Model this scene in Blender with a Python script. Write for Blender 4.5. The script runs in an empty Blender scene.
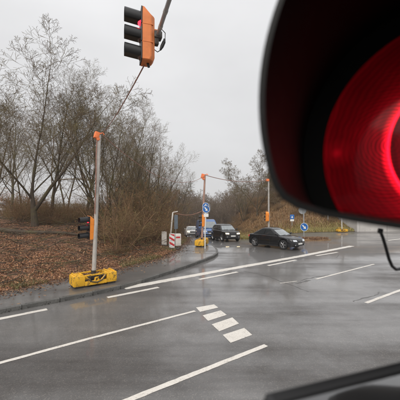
import bpy, bmesh, math, random
import numpy as np
from mathutils import Vector, Matrix, noise as mnoise
from mathutils.bvhtree import BVHTree

R = math.radians
S = bpy.context.scene
C = S.collection

# ------------------------------------------------------------------ camera
HC = 3.0
cam = bpy.data.cameras.new('camera')
cam_o = bpy.data.objects.new('camera', cam); C.objects.link(cam_o)
cam_o.location = (0, 0, HC); cam_o.rotation_euler = (R(90), 0, 0)
cam.sensor_width = 36; cam.lens = 27; cam.shift_y = 0.0075
cam.clip_start = 0.01; cam.clip_end = 6000
cam.dof.use_dof = True; cam.dof.focus_distance = 1.5; cam.dof.aperture_fstop = 27 / 2.6
S.camera = cam_o

# ------------------------------------------------------------------ sky (overcast) and sun
SUN_EL, SUN_AZ = R(42), R(200)
w = bpy.data.worlds.new('World'); S.world = w; w.use_nodes = True
nt = w.node_tree; bg = nt.nodes['Background']
sky = nt.nodes.new('ShaderNodeTexSky'); sky.sky_type = 'NISHITA'; sky.sun_disc = False
sky.sun_elevation = SUN_EL; sky.sun_rotation = SUN_AZ
hs = nt.nodes.new('ShaderNodeHueSaturation'); hs.inputs['Saturation'].default_value = .25
nt.links.new(sky.outputs[0], hs.inputs['Color'])
# the closed cloud layer: pale grey with very soft, broad variation
tc = nt.nodes.new('ShaderNodeTexCoord')
mp = nt.nodes.new('ShaderNodeMapping'); mp.inputs['Scale'].default_value = (1, 1, 2.2)
cl = nt.nodes.new('ShaderNodeTexNoise'); cl.inputs['Scale'].default_value = 1.6; cl.inputs['Detail'].default_value = 4
nt.links.new(tc.outputs['Generated'], mp.inputs['Vector']); nt.links.new(mp.outputs[0], cl.inputs['Vector'])
cr = nt.nodes.new('ShaderNodeValToRGB')
cr.color_ramp.elements[0].position = .3; cr.color_ramp.elements[0].color = (.405, .405, .411, 1)
cr.color_ramp.elements[1].position = .7; cr.color_ramp.elements[1].color = (.49, .49, .496, 1)
nt.links.new(cl.outputs['Fac'], cr.inputs['Fac'])
sc_ = nt.nodes.new('ShaderNodeVectorMath'); sc_.operation = 'SCALE'; sc_.inputs['Scale'].default_value = 10.0
nt.links.new(cr.outputs[0], sc_.inputs[0])
# an overcast sky is brighter overhead than at the horizon
sp_ = nt.nodes.new('ShaderNodeSeparateXYZ'); nt.links.new(tc.outputs['Generated'], sp_.inputs[0])
sq_ = nt.nodes.new('ShaderNodeMath'); sq_.operation = 'POWER'; sq_.inputs[1].default_value = 1.6
ab_ = nt.nodes.new('ShaderNodeMath'); ab_.operation = 'ABSOLUTE'; nt.links.new(sp_.outputs['Z'], ab_.inputs[0]); nt.links.new(ab_.outputs[0], sq_.inputs[0])
ma_ = nt.nodes.new('ShaderNodeMath'); ma_.operation = 'MULTIPLY_ADD'; ma_.inputs[1].default_value = 9.; ma_.inputs[2].default_value = 10.; nt.links.new(sq_.outputs[0], ma_.inputs[0])
nt.links.new(ma_.outputs[0], sc_.inputs['Scale'])
mx = nt.nodes.new('ShaderNodeMixRGB'); mx.inputs['Fac'].default_value = .93
nt.links.new(hs.outputs[0], mx.inputs['Color1']); nt.links.new(sc_.outputs[0], mx.inputs['Color2'])
nt.links.new(mx.outputs[0], bg.inputs['Color']); bg.inputs['Strength'].default_value = .1
sl = bpy.data.lights.new('sun', 'SUN'); sl.energy = 1.5; sl.angle = R(50); sl.color = (1, .94, .86)
so = bpy.data.objects.new('sun', sl); C.objects.link(so); so.rotation_euler = (R(90) - SUN_EL, 0, R(180) - SUN_AZ)
S.view_settings.view_transform = 'Standard'; S.view_settings.look = 'None'
S.view_settings.exposure = 0.56; S.view_settings.gamma = 1.0

rng = random.Random(7)
nrng = np.random.default_rng(11)

# ------------------------------------------------------------------ materials
def newmat(name):
    m = bpy.data.materials.new(name); m.use_nodes = True
    return m, m.node_tree, m.node_tree.nodes['Principled BSDF']

def noise_node(t, scale, detail=4, rough=.55, coord='Object', vec_scale=None):
    tcn = t.nodes.new('ShaderNodeTexCoord'); n = t.nodes.new('ShaderNodeTexNoise')
    n.inputs['Scale'].default_value = scale; n.inputs['Detail'].default_value = detail
    n.inputs['Roughness'].default_value = rough
    if vec_scale:
        mpn = t.nodes.new('ShaderNodeMapping'); mpn.inputs['Scale'].default_value = vec_scale
        t.links.new(tcn.outputs[coord], mpn.inputs['Vector']); t.links.new(mpn.outputs[0], n.inputs['Vector'])
    else:
        t.links.new(tcn.outputs[coord], n.inputs['Vector'])
    return n

def ramp(t, fac, stops):
    r = t.nodes.new('ShaderNodeValToRGB'); e = r.color_ramp.elements
    while len(e) < len(stops): e.new(.5)
    for k, (p, c) in enumerate(stops):
        e[k].position = p; e[k].color = (*c, 1) if len(c) == 3 else c
    t.links.new(fac, r.inputs['Fac']); return r

def g3(v): return (v, v, v)

def mat(name, col, rough=.6, metal=0., var=.25, scale=6., bump=.0, bscale=40., coat=0., dirt=None, spec=.5, emit=None, estr=0.):
    """plain paint / wood / metal with mottling, optional dirt colour and fine bump"""
    m, t, b = newmat(name)
    n = noise_node(t, scale, 6, .6)
    lo = tuple(c * (1 - var) for c in col); hi = tuple(min(1, c * (1 + var)) for c in col)
    stops = [(.3, lo), (.7, hi)]
    r = ramp(t, n.outputs['Fac'], stops); out = r.outputs[0]
    if dirt:
        n2 = noise_node(t, scale * 2.3, 8, .7)
        r2 = ramp(t, n2.outputs['Fac'], [(dirt[1], g3(0)), (dirt[1] + .08, g3(1))])
        mm = t.nodes.new('ShaderNodeMixRGB'); t.links.new(r2.outputs[0], mm.inputs['Fac'])
        t.links.new(out, mm.inputs['Color1']); mm.inputs['Color2'].default_value = (*dirt[0], 1); out = mm.outputs[0]
    t.links.new(out, b.inputs['Base Color'])
    b.inputs['Roughness'].default_value = rough; b.inputs['Metallic'].default_value = metal
    b.inputs['Specular IOR Level'].default_value = spec
    b.inputs['Coat Weight'].default_value = coat; b.inputs['Coat Roughness'].default_value = .06
    if bump:
        nb = noise_node(t, bscale, 5, .6); bp = t.nodes.new('ShaderNodeBump')
        bp.inputs['Strength'].default_value = bump; bp.inputs['Distance'].default_value = .02
        t.links.new(nb.outputs['Fac'], bp.inputs['Height']); t.links.new(bp.outputs[0], b.inputs['Normal'])
    if emit:
        b.inputs['Emission Color'].default_value = (*emit, 1); b.inputs['Emission Strength'].default_value = estr
    return m

def attr_mat(name, rough=.75, trans=0.):
    """colour per leaf / blade from the 'col' attribute"""
    m, t, b = newmat(name)
    a = t.nodes.new('ShaderNodeAttribute'); a.attribute_name = 'col'
    t.links.new(a.outputs['Color'], b.inputs['Base Color']); b.inputs['Roughness'].default_value = rough
    return m

def asphalt(name, dark, light, wet=.5, grain=1.):
    m, t, b = newmat(name)
    big = noise_node(t, .3, 7, .66, vec_scale=(1, 1, 1))
    rut = noise_node(t, .6, 9, .62, vec_scale=(.35, 1.5, 1))
    tx = t.nodes.new('ShaderNodeTexCoord'); rot = t.nodes.new('ShaderNodeMapping')
    rot.inputs['Rotation'].default_value = (0, 0, R(-38)); rot.inputs['Scale'].default_value = (.12, 1.3, 1)
    t.links.new(tx.outputs['Object'], rot.inputs['Vector']); t.links.new(rot.outputs[0], rut.inputs['Vector'])
    vor = t.nodes.new('ShaderNodeTexVoronoi'); vor.inputs['Scale'].default_value = 62
    t.links.new(tx.outputs['Object'], vor.inputs['Vector'])
    fine = noise_node(t, 55, 3, .7)
    base = ramp(t, big.outputs['Fac'], [(.36, (dark * 1.03, dark * .985, dark * .95)), (.5, g3((dark + light) / 2)), (.64, g3(light))])
    # aggregate: single paler stones in the binder
    st = ramp(t, vor.outputs['Color'], [(.72, g3(0)), (.82, g3(1))])
    m1 = t.nodes.new('ShaderNodeMixRGB'); m1.blend_type = 'MIX'
    mul = t.nodes.new('ShaderNodeMath'); mul.operation = 'MULTIPLY'; mul.inputs[1].default_value = .3 * grain
    t.links.new(st.outputs[0], mul.inputs[0]); t.links.new(mul.outputs[0], m1.inputs['Fac'])
    t.links.new(base.outputs[0], m1.inputs['Color1']); m1.inputs['Color2'].default_value = (.29, .275, .255, 1)
    m2 = t.nodes.new('ShaderNodeMixRGB'); m2.blend_type = 'MULTIPLY'; m2.inputs['Fac'].default_value = 1
    rr = ramp(t, rut.outputs['Fac'], [(.32, (.60, .555, .53)), (.52, (1., .965, .94)), (.68, (1.25, 1.20, 1.16))])
    t.links.new(m1.outputs[0], m2.inputs['Color1']); t.links.new(rr.outputs[0], m2.inputs['Color2'])
    t.links.new(m2.outputs[0], b.inputs['Base Color'])
    # wetness: film of water in broad patches drawn out along the lanes
    ad = t.nodes.new('ShaderNodeMath'); ad.operation = 'ADD'
    t.links.new(big.outputs['Fac'], ad.inputs[0]); t.links.new(rut.outputs['Fac'], ad.inputs[1])
    wr = ramp(t, ad.outputs[0], [(.0, g3(.62)), (1, g3(.62))])
    mr = t.nodes.new('ShaderNodeMapRange'); mr.inputs['From Min'].default_value = .75; mr.inputs['From Max'].default_value = 1.25
    mr.inputs['To Min'].default_value = .5; mr.inputs['To Max'].default_value = .24
    t.links.new(ad.outputs[0], mr.inputs['Value']); t.links.new(mr.outputs[0], b.inputs['Roughness'])
    mc = t.nodes.new('ShaderNodeMapRange'); mc.inputs['From Min'].default_value = .83; mc.inputs['From Max'].default_value = 1.12
    mc.inputs['To Min'].default_value = wet * .12; mc.inputs['To Max'].default_value = wet
    t.links.new(ad.outputs[0], mc.inputs['Value']); t.links.new(mc.outputs[0], b.inputs['Coat Weight'])
    b.inputs['Coat IOR'].default_value = 1.33; b.inputs['Coat Roughness'].default_value = .06
    bp = t.nodes.new('ShaderNodeBump'); bp.inputs['Strength'].default_value = .5; bp.inputs['Distance'].default_value = .006
    mixh = t.nodes.new('ShaderNodeMath'); mixh.operation = 'ADD'
    t.links.new(vor.outputs['Distance'], mixh.inputs[0]); t.links.new(fine.outputs['Fac'], mixh.inputs[1])
    t.links.new(mixh.outputs[0], bp.inputs['Height']); t.links.new(bp.outputs[0], b.inputs['Normal'])
    bp2 = t.nodes.new('ShaderNodeBump'); bp2.inputs['Strength'].default_value = .045; bp2.inputs['Distance'].default_value = .004
    t.links.new(fine.outputs['Fac'], bp2.inputs['Height']); t.links.new(bp2.outputs[0], b.inputs['Coat Normal'])
    return m

M = {}
M['asphalt'] = asphalt('wet asphalt', .076, .152, 1.)
M['path'] = asphalt('path asphalt', .08, .14, .8, .8)
M['kerb'] = mat('kerb stone', (.10, .098, .092), .5, var=.4, scale=3, bump=.4, dirt=((.03, .028, .025), .56))
M['seam'] = mat('bitumen seam', (.075, .071, .067), .3, var=.35, scale=30)
M['steel'] = mat('galvanised steel', (.42, .43, .44), .45, .6, var=.15)
M['post_white'] = mat('white coated post', (.62, .62, .60), .45, var=.12, dirt=((.3, .28, .25), .66))
M['pole'] = mat('weathered pale pole', (.40, .375, .345), .6, var=.22, scale=4, bump=.2, dirt=((.24, .2, .17), .6))
M['pole_red'] = mat('reddish timber pole', (.36, .22, .17), .65, var=.25, scale=3, bump=.3)
M['orange'] = mat('orange polycarbonate', (.72, .21, .055), .5, var=.14, scale=7, dirt=((.42, .13, .05), .62), bump=.05)
M['orange_vivid'] = mat('bright orange polycarbonate', (.86, .27, .03), .42, var=.08, scale=8, dirt=((.5, .2, .05), .68))
M['orange_rag'] = mat('orange sheeting', (.82, .21, .07), .7, var=.2)
M['black'] = mat('black polycarbonate', (.012, .012, .013), .38, var=.3)
M['black_gloss'] = mat('glossy black plastic', (.006, .006, .007), .16, var=.3)
M['cable'] = mat('black cable', (.012, .012, .013), .4, var=.2)
M['cable_red'] = mat('red brown cable', (.30, .15, .11), .6, var=.3, scale=12)
M['yellow'] = mat('yellow coated concrete', (.74, .40, .02), .55, var=.15, scale=5, bump=.25, bscale=14, dirt=((.06, .05, .035), .535))
M['rubber'] = mat('tyre rubber', (.014, .014, .015), .7, var=.3)
M['dark'] = mat('dark trim', (.012, .012, .013), .5, var=.3)
M['alloy'] = mat('alloy', (.45, .45, .46), .3, .9, var=.1)
M['glass'] = mat('tinted car glass', (.02, .023, .025), .04, var=.1, coat=1.)
M['screen'] = mat('windscreen glass', (.20, .225, .235), .05, var=.2, coat=1.)  # pale base colour stands in for sky reflected in the windscreen
M['paint_black'] = mat('black car paint', (.008, .008, .009), .12, var=.2, coat=.5, spec=.3)
M['paint_dark'] = mat('dark brown car paint', (.016, .013, .012), .16, var=.2, coat=.5, spec=.3)
M['paint_blue'] = mat('blue van paint', (.06, .15, .38), .3, var=.12, coat=.8)
M['paint_white'] = mat('white car paint', (.62, .61, .6), .3, var=.06, coat=.7)
M['plate'] = mat('number plate white', (.7, .7, .68), .5, var=.05)
M['lamp_warm'] = mat('lit headlamp', (.8, .75, .6), .1, var=.0, emit=(1, .72, .38), estr=2.6)
M['lamp_faint_glow'] = mat('clear headlamp with faint glow', (.5, .52, .55), .06, var=.15, coat=1., emit=(.9, .95, 1), estr=.12)  # headlamps that are not switched on, with a faint glow put in
M['sign_blue'] = mat('blue sign face', (.02, .13, .42), .4, var=.08)
M['sign_white'] = mat('white sign face', (.75, .75, .73), .45, var=.05)
M['sign_red'] = mat('red sign face', (.55, .03, .035), .45, var=.1)
M['sign_grey'] = mat('grey sign back', (.27, .28, .29), .5, .3, var=.15)
M['board_white'] = mat('dirty white board', (.62, .59, .55), .55, var=.12, dirt=((.33, .28, .23), .6))
M['concrete'] = mat('wall concrete', (.46, .44, .42), .7, var=.12, scale=1.2, bump=.25, bscale=10, dirt=((.3, .285, .265), .6))
M['lattice'] = mat('pylon steel', (.3, .31, .32), .6, .4, var=.1)
M['chain'] = mat('dirty steel', (.07, .062, .055), .55, .5, var=.4)

def marking_mat():
    m, t, b = newmat('worn road paint')
    n = noise_node(t, 22, 8, .75); n2 = noise_node(t, 2.5, 4, .6)
    add = t.nodes.new('ShaderNodeMath'); add.operation = 'MULTIPLY_ADD'; add.inputs[1].default_value = .35
    t.links.new(n2.outputs['Fac'], add.inputs[0]); t.links.new(n.outputs['Fac'], add.inputs[2])
    r = ramp(t, add.outputs[0], [(.44, (.13, .125, .118)), (.535, (.40, .375, .34)), (.62, (.60, .565, .515)), (.9, (.72, .685, .63))])
    t.links.new(r.outputs[0], b.inputs['Base Color']); b.inputs['Roughness'].default_value = .45
    return m
M['paint'] = marking_mat()

def soil(name, cols, scale):
    m, t, b = newmat(name)
    n = noise_node(t, scale, 10, .72); n2 = noise_node(t, scale * 6, 6, .7)
    a = t.nodes.new('ShaderNodeMath'); a.operation = 'MULTIPLY_ADD'; a.inputs[1].default_value = .6
    a2 = t.nodes.new('ShaderNodeMath'); a2.operation = 'MULTIPLY'; a2.inputs[1].default_value = .62
    t.links.new(n.outputs['Fac'], a.inputs[0]); t.links.new(n2.outputs['Fac'], a.inputs[2]); t.links.new(a.outputs[0], a2.inputs[0])
    r = ramp(t, a2.outputs[0], [(.36 + .26 * k / (len(cols) - 1), c) for k, c in enumerate(cols)])
    t.links.new(r.outputs[0], b.inputs['Base Color']); b.inputs['Roughness'].default_value = .85
    bp = t.nodes.new('ShaderNodeBump'); bp.inputs['Strength'].default_value = .8; bp.inputs['Distance'].default_value = .06
    t.links.new(n2.outputs['Fac'], bp.inputs['Height']); t.links.new(bp.outputs[0], b.inputs['Normal'])
    return m
M['litter'] = soil('leaf litter soil', [(.03, .016, .010), (.11, .052, .029), (.20, .10, .054), (.30, .18, .10)], 2.2)
M['bank_far'] = soil('bracken soil', [(.07, .042, .022), (.15, .085, .042), (.22, .135, .068), (.24, .19, .09)], 1.1)
M['ground'] = soil('rough ground', [(.04, .035, .02), (.09, .075, .045), (.12, .10, .06)], .5)

def bark(name, a, b_, moss):
    m, t, b = newmat(name)
    n = noise_node(t, 5, 8, .7, vec_scale=(3, 3, .7)); n2 = noise_node(t, 1.1, 4, .6)
    r = ramp(t, n.outputs['Fac'], [(.3, a), (.7, b_)])
    mm = t.nodes.new('ShaderNodeMixRGB'); r2 = ramp(t, n2.outputs['Fac'], [(.45, g3(0)), (.62, g3(.8))])
    t.links.new(r2.outputs[0], mm.inputs['Fac']); t.links.new(r.outputs[0], mm.inputs['Color1']); mm.inputs['Color2'].default_value = (*moss, 1)
    t.links.new(mm.outputs[0], b.inputs['Base Color']); b.inputs['Roughness'].default_value = .85
    bp = t.nodes.new('ShaderNodeBump'); bp.inputs['Strength'].default_value = .7; bp.inputs['Distance'].default_value = .03
    t.links.new(n.outputs['Fac'], bp.inputs['Height']); t.links.new(bp.outputs[0], b.inputs['Normal'])
    return m
M['bark'] = bark('mossy bark', (.04, .029, .019), (.105, .078, .054), (.10, .088, .03))
M['twig'] = bark('twig bark', (.10, .068, .04), (.21, .152, .092), (.18, .15, .055))
M['brush'] = bark('brushwood', (.12, .062, .032), (.29, .172, .09), (.20, .155, .055))
M['wood_far'] = bark('far wood bark', (.13, .09, .066), (.21, .155, .115), (.16, .13, .08))
M['leaf'] = attr_mat('dead leaves', .7)
M['blade'] = attr_mat('grass blades', .6)

# ------------------------------------------------------------------ helpers
def put(name, me, m=None, parent=None, loc=None, smooth=False):
    if m is not None and not me.materials: me.materials.append(m)
    if smooth: me.shade_smooth()
    o = bpy.data.objects.new(name, me); C.objects.link(o)
    if parent: o.parent = parent
    if loc is not None: o.location = loc
    return o

def tag(o, label=None, cat=None, group=None, kind=None):
    if label: o['label'] = label
    if cat: o['category'] = cat
    if group: o['group'] = group
    if kind: o['kind'] = kind
    return o

def empty(name, loc, label, cat, rz=0., group=None):
    o = bpy.data.objects.new(name, None); C.objects.link(o); o.empty_display_size = .2
    o.location = loc; o.rotation_euler = (0, 0, rz)
    return tag(o, label, cat, group)

def mesh_from(name, v, f):
    me = bpy.data.meshes.new(name); me.from_pydata([tuple(p) for p in v], [], f); me.update(); return me

def np_mesh(name, v, f):
    """v (n,3), f (m,k) arrays"""
    me = bpy.data.meshes.new(name); v = np.asarray(v, np.float32); f = np.asarray(f, np.int32)
    k = f.shape[1]
    me.vertices.add(len(v)); me.vertices.foreach_set('co', v.ravel())
    me.loops.add(f.size); me.loops.foreach_set('vertex_index', f.ravel())
    me.polygons.add(len(f)); me.polygons.foreach_set('loop_start', np.arange(0, f.size, k, dtype=np.int32))
    me.update(calc_edges=True); return me

class MB:
    def __init__(s): s.bm = bmesh.new()
    def box(s, c, size, rot=None, bev=0.):
        r = bmesh.ops.create_cube(s.bm, size=1.)
        vs = r['verts']
        mt = Matrix.Translation(c) @ ((rot.to_4x4()) if rot is not None else Matrix.Identity(4)) @ Matrix.Diagonal((*size, 1))
        bmesh.ops.transform(s.bm, matrix=mt, verts=vs)
        if bev:
            es = list({e for v in vs for e in v.link_edges})
            bmesh.ops.bevel(s.bm, geom=es, offset=bev, segments=2, affect='EDGES', profile=.6)
        return s
    def bar(s, a, b, r0, r1=None, n=10, caps=True):
        a, b = Vector(a), Vector(b); d = b - a; r1 = r0 if r1 is None else r1
        q = Vector((0, 0, 1)).rotation_difference(d.normalized())
        bmesh.ops.create_cone(s.bm, cap_ends=caps, segments=n, radius1=r0, radius2=r1, depth=d.length,
                              matrix=Matrix.Translation((a + b) / 2) @ q.to_matrix().to_4x4())
        return s
    def tube(s, pts, r, n=6):
        pts = [Vector(p) for p in pts]; rings = []
        rr = r if hasattr(r, '__len__') else [r] * len(pts)
        up = Vector((.13, .21, .97))
        for i, p in enumerate(pts):
            d = (pts[min(i + 1, len(pts) - 1)] - pts[max(i - 1, 0)]).normalized()
            a = d.cross(up)
            if a.length < .05: a = d.cross(Vector((1, 0, 0)))
            a.normalize(); b = d.cross(a)
            rings.append([s.bm.verts.new(p + rr[i] * (math.cos(6.2832 * k / n) * a + math.sin(6.2832 * k / n) * b)) for k in range(n)])
        for A, B in zip(rings, rings[1:]):
            for k in range(n): s.bm.faces.new((A[k], A[(k + 1) % n], B[(k + 1) % n], B[k]))
        s.bm.faces.new(rings[0][::-1]); s.bm.faces.new(rings[-1]); return s
    def lathe(s, prof, n=24, mtx=None, close=False):
        """prof: (r, z) list, axis +z"""
        mtx = mtx or Matrix.Identity(4); rings = []
        for r, z in prof:
            rings.append([s.bm.verts.new(mtx @ Vector((r * math.cos(6.28318 * k / n), r * math.sin(6.28318 * k / n), z))) for k in range(n)])
        for A, B in zip(rings, rings[1:]):
            for k in range(n): s.bm.faces.new((A[k], A[(k + 1) % n], B[(k + 1) % n], B[k]))
        if close:
            s.bm.faces.new(rings[0][::-1]); s.bm.faces.new(rings[-1])
        return s
    def poly(s, pts, thick=None, off=None):
        vs = [s.bm.verts.new(p) for p in pts]; f = s.bm.faces.new(vs)
        if off is not None:
            r = bmesh.ops.extrude_face_region(s.bm, geom=[f])
            bmesh.ops.translate(s.bm, vec=off, verts=[g for g in r['geom'] if isinstance(g, bmesh.types.BMVert)])
        return s
    def done(s, name, m, parent=None, smooth=False, loc=None, rot=None, angle=35):
        bmesh.ops.recalc_face_normals(s.bm, faces=s.bm.faces)
        me = bpy.data.meshes.new(name); s.bm.to_mesh(me); s.bm.free()
        if smooth:
            me.shade_smooth()
            try: me.set_sharp_from_angle(angle=R(angle))
            except Exception: pass
        o = put(name, me, m, parent)
        if loc is not None: o.location = loc
        if rot is not None: o.rotation_euler = rot
        return o

def clone(o, parent=None, kids=True):
    c = o.copy(); C.objects.link(c)
    if parent is not None: c.parent = parent
    if kids:
        for ch in list(o.children): clone(ch, c)
    return c

def sstep(a, b, x):
    t = np.clip((np.asarray(x, float) - a) / (b - a), 0, 1); return t * t * (3 - 2 * t)

# ------------------------------------------------------------------ terrain functions
def z_road(x, y):
    """main road level; the side road falls away beyond the junction"""
    x = np.asarray(x, float); y = np.asarray(y, float)
    u = np.clip(y - 20.5, 0, 45)
    wgt = sstep(9.5, 3.5, x) * sstep(-16, -7, x)
    return -(0.055 * u + .0012 * u * u) * wgt * np.where(u > 0, 1, 0)

# left edge of the path (bank side) and kerb line
EDGE = [(-40, -18), (-16.6, .6), (-6.4, 9.6), (-5.07, 11.5), (-3.58, 13.1), (-2.1, 15.7), (-1.52, 18.2), (-1.2, 21.6), (-1.1, 25), (-1.35, 31), (-2.2, 40), (-4.2, 52), (-8, 75)]
KERB = [(-38.4, -20.2), (-15.2, -.8), (-5.45, 8.2), (-4.25, 9.1), (-2.77, 10.4), (-1.7, 12.1), (-1.0, 13.2), (-.15, 14.8), (.7, 16.3), (1.06, 17.6), (1.02, 19.4), (.7, 21.6), (.25, 25), (-.1, 30), (-.8, 40)]
LD = np.array([-.70, .714]); LP = np.array([.714, .70])
_e = np.array(EDGE); _eu = _e @ LP; _ev = _e @ LD
LPROF_O = [0, .5, 1.5, 3, 5, 8, 12, 20, 40, 90]
LPROF_Z = [.11, .16, .30, .55, .90, 1.35, 1.75, 1.9, 1.6, .6]
def left_o(x, y):
    p = np.stack([np.asarray(x, float), np.asarray(y, float)], -1)
    return p @ LD - np.interp(p @ LP, _eu, _ev)
def bumps(x, y):
    return .10 * np.sin(1.3 * x + .7 * y) * np.sin(.9 * y - .4 * x) + .05 * np.sin(3.1 * x + 1.1) * np.sin(2.7 * y)
def z_bank(x, y):
    o = left_o(x, y)
    return z_road(x, y) + np.interp(o, LPROF_O, LPROF_Z) * np.interp(np.asarray(y, float), [0, 22, 34, 60], [1, 1, .75, .6]) + bumps(x, y) * sstep(.3, 3, o)

VERGE = [(2.2, 75), (2.8, 52), (3.1, 42), (3.5, 35), (3.95, 30), (4.8, 27.9), (7, 28.7), (11, 30.6), (15.4, 31.5), (22, 32.4), (40, 35), (90, 44)]
_v = np.array(VERGE)
RD = np.array([.55, .835]); RP = np.array([.835, -.55])
_vu = _v @ RP; _vv = _v @ RD
_o = np.argsort(_vu); _vu = _vu[_o]; _vv = _vv[_o]
def right_o(x, y):
    p = np.stack([np.asarray(x, float), np.asarray(y, float)], -1)
    return p @ RD - np.interp(p @ RP, _vu, _vv)
def z_emb(x, y):
    o = right_o(x, y); k = np.interp(np.asarray(x, float), [3, 6.5, 9, 12, 60], [.14, .34, .55, .9, 1.05])
    return z_road(x, y) + np.interp(o, [0, .4, 1.6, 4, 8, 13, 18, 28, 50, 90], [.03, .1, .28, 1.15, 3.0, 4.4, 4.3, 2.0, -1.5, -3]) * k + bumps(x, y) * sstep(.5, 3, o) * 1.3

def px(x, y, d):
    """world point for a direction given in photo pixels, d metres ahead"""
    return ((x - 200) / 300 * d, d, HC + (203 - y) / 300 * d)

# ------------------------------------------------------------------ the setting: ground, road, path, banks
def axis(lo, hi, step, far):
    a = list(np.arange(lo, hi + 1e-6, step)); s = step; v = hi; L = []
    while v < far: s *= 1.35; v += s; L.append(v)
    s = step; v = lo; B = []
    while v > -far: s *= 1.35; v -= s; B.append(v)
    return np.array(B[::-1] + a + L)
def grid(name, X, Y, zf, m, kind='structure'):
    nx, ny = X.shape
    v = np.stack([X, Y, zf(X, Y)], -1).reshape(-1, 3)
    i = np.arange(nx - 1)[:, None] * ny + np.arange(ny - 1)[None]
    f = np.stack([i, i + ny, i + ny + 1, i + 1], -1).reshape(-1, 4)
    me = np_mesh(name, v, f); me.shade_smooth()
    o = put(name, me, m); o['kind'] = kind; return o

ax, ay = axis(-60, 60, 4, 4000), axis(-30, 90, 4, 4000)
X, Y = np.meshgrid(ax, ay, indexing='ij')
grid('ground', X, Y, lambda x, y: z_road(x, y) - .55 - .002 * np.clip(np.hypot(x, y) - 60, 0, 1500), M['ground'])
X, Y = np.meshgrid(np.arange(-60, 75.1, .9), np.arange(-18, 90.1, .9), indexing='ij')
grid('road', X, Y, z_road, M['asphalt'])

def resample(P, n, smooth=True):
    P = np.array(P, float)
    if smooth:
        for _ in range(2):   # Chaikin rounding
            q = [P[0]]
            for a, b in zip(P, P[1:]): q += [.75 * a + .25 * b, .25 * a + .75 * b]
            q.append(P[-1]); P = np.array(q)
    s = np.r_[0, np.cumsum(np.hypot(*np.diff(P, axis=0).T))]
    t = np.linspace(0, s[-1], n) if isinstance(n, int) else n(s[-1])
    return np.stack([np.interp(t, s, P[:, k]) for k in (0, 1)], -1)

def bank_grid(name, u, o, ub, vb, D, P_, zf, m):
    U, O = np.meshgrid(u, o, indexing='ij')
    V = np.interp(U, ub, vb) + O
    X = U * P_[0] + V * D[0]; Y = U * P_[1] + V * D[1]
    if D is RD: X, Y = X[::-1], Y[::-1]
    return grid(name, X, Y, zf, m)
offs = np.r_[-.12, 0, np.cumsum(np.geomspace(.12, 7, 46))]
bank_grid('bank', np.arange(-40, 66, .3), offs, _eu, _ev, LD, LP, z_bank, M['litter'])
bank_grid('embankment', np.arange(-42, 62, .45), offs, _vu, _vv, RD, RP, z_emb, M['bank_far'])

# path between bank and kerb
N = 240
A = resample(EDGE[:10], N); B = resample(KERB[:14], N)
A2 = A + np.array([-.1, .1])
Z = lambda p: z_road(p[:, 0], p[:, 1]) + .118
cols = [A2 * (1 - k) + (B + np.array([-.0, .0])) * k for k in (0, .33, .66, 1)]
v = np.concatenate([np.c_[c, Z(c)] for c in cols]); i = np.arange(N - 1)
f = np.concatenate([np.stack([k * N + i, (k + 1) * N + i, (k + 1) * N + i + 1, k * N + i + 1], -1) for k in range(3)])
o = put('path', np_mesh('path', v, f), M['path']); o['kind'] = 'structure'

# kerb: single stones along the kerb line
K = resample(KERB, lambda L: np.arange(0, L, .25))
kerb = bpy.data.objects.new('kerb', None); C.objects.link(kerb); kerb['kind'] = 'structure'
stones = []
for i in range(0, len(K) - 5, 4):
    a, b = K[i], K[i + 4]
    if a[1] < 1 or a[1] > 36: continue
    c = (a + b) / 2; d = b - a; L = np.hypot(*d)
    stones.append((c, math.atan2(d[1], d[0]), L))
kb = MB(); kb.box((0, 0, 0), (1, .13, .26), bev=.018)
k0 = kb.done('kerb_stone', M['kerb'], kerb)
for n, (c, a, L) in enumerate(stones):
    o = k0 if n == 0 else k0.copy()
    if n: C.objects.link(o)
    o.location = (c[0], c[1], float(z_road(*c)) + .002 + rng.uniform(-.006, .006)); o.rotation_euler = (0, -math.atan(float(z_road(c[0] + math.cos(a) * .5, c[1] + math.sin(a) * .5) - z_road(c[0] - math.cos(a) * .5, c[1] - math.sin(a) * .5))), a); o.scale = (L - .012, 1, 1)

# road markings: sheets 4 mm proud
def strip(mb, p, q, wd, dz=.004):
    p, q = np.array(p, float), np.array(q, float); L = np.hypot(*(q - p)); n = max(1, int(L / .12)); rj = random.Random(int(abs(p[0] * 100)) + int(abs(q[1] * 100))); d = (q - p) / L; nn = np.array([-d[1], d[0]]) * wd / 2
    prev = None
    for k in range(n + 1):
        c = p + (q - p) * k / n
        e = [mb.bm.verts.new((*(c + s_ * nn), float(z_road(*(c + s_ * nn))) + dz)) for s_ in (-1 + rj.uniform(-.1, .1), 1 + rj.uniform(-.1, .1))]
        if prev: mb.bm.faces.new((prev[0], e[0], e[1], prev[1]))
        prev = e
def gp(x, y): d = 300 * HC / (y - 203); return ((x - 200) / 300 * d, d)
T = np.array([.782, .623]); NN = np.array([-.623, .782])
def lane(s, t0, t1): return tuple(NN * s + T * t0), tuple(NN * s + T * t1)
def tl(x, y): return float(np.array(gp(x, y)) @ T)
def mark(name, pairs, wd):
    for p, q in pairs:
        m_ = MB(); strip(m_, p, q, wd); o = m_.done(name, M['paint']); o['kind'] = 'structure'
mark('lane_dash', [(gp(-60, 331), gp(47, 309.3)), (gp(107.5, 297.6), gp(158.5, 287.4)), (gp(199, 279.6), gp(237.5, 272)), (gp(268, 265.7), gp(296, 260)), (gp(316, 255.8), gp(337.5, 252.3)), (gp(388, 240.6), gp(408, 237.8))], .17)
mark('edge_line', [(gp(124, 288.2), gp(220, 270.8)), (gp(220, 270.8), gp(300, 256.3)), (gp(300, 256.3), gp(352, 246))], .36)
mark('lane_line', [(gp(-120, 395), gp(0, 363)), (gp(0, 363), gp(88, 339)), (gp(88, 339), gp(195, 311)), (gp(316, 279.2), gp(374, 264.2)), (gp(430, 252), gp(470, 245))], .10)
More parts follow.
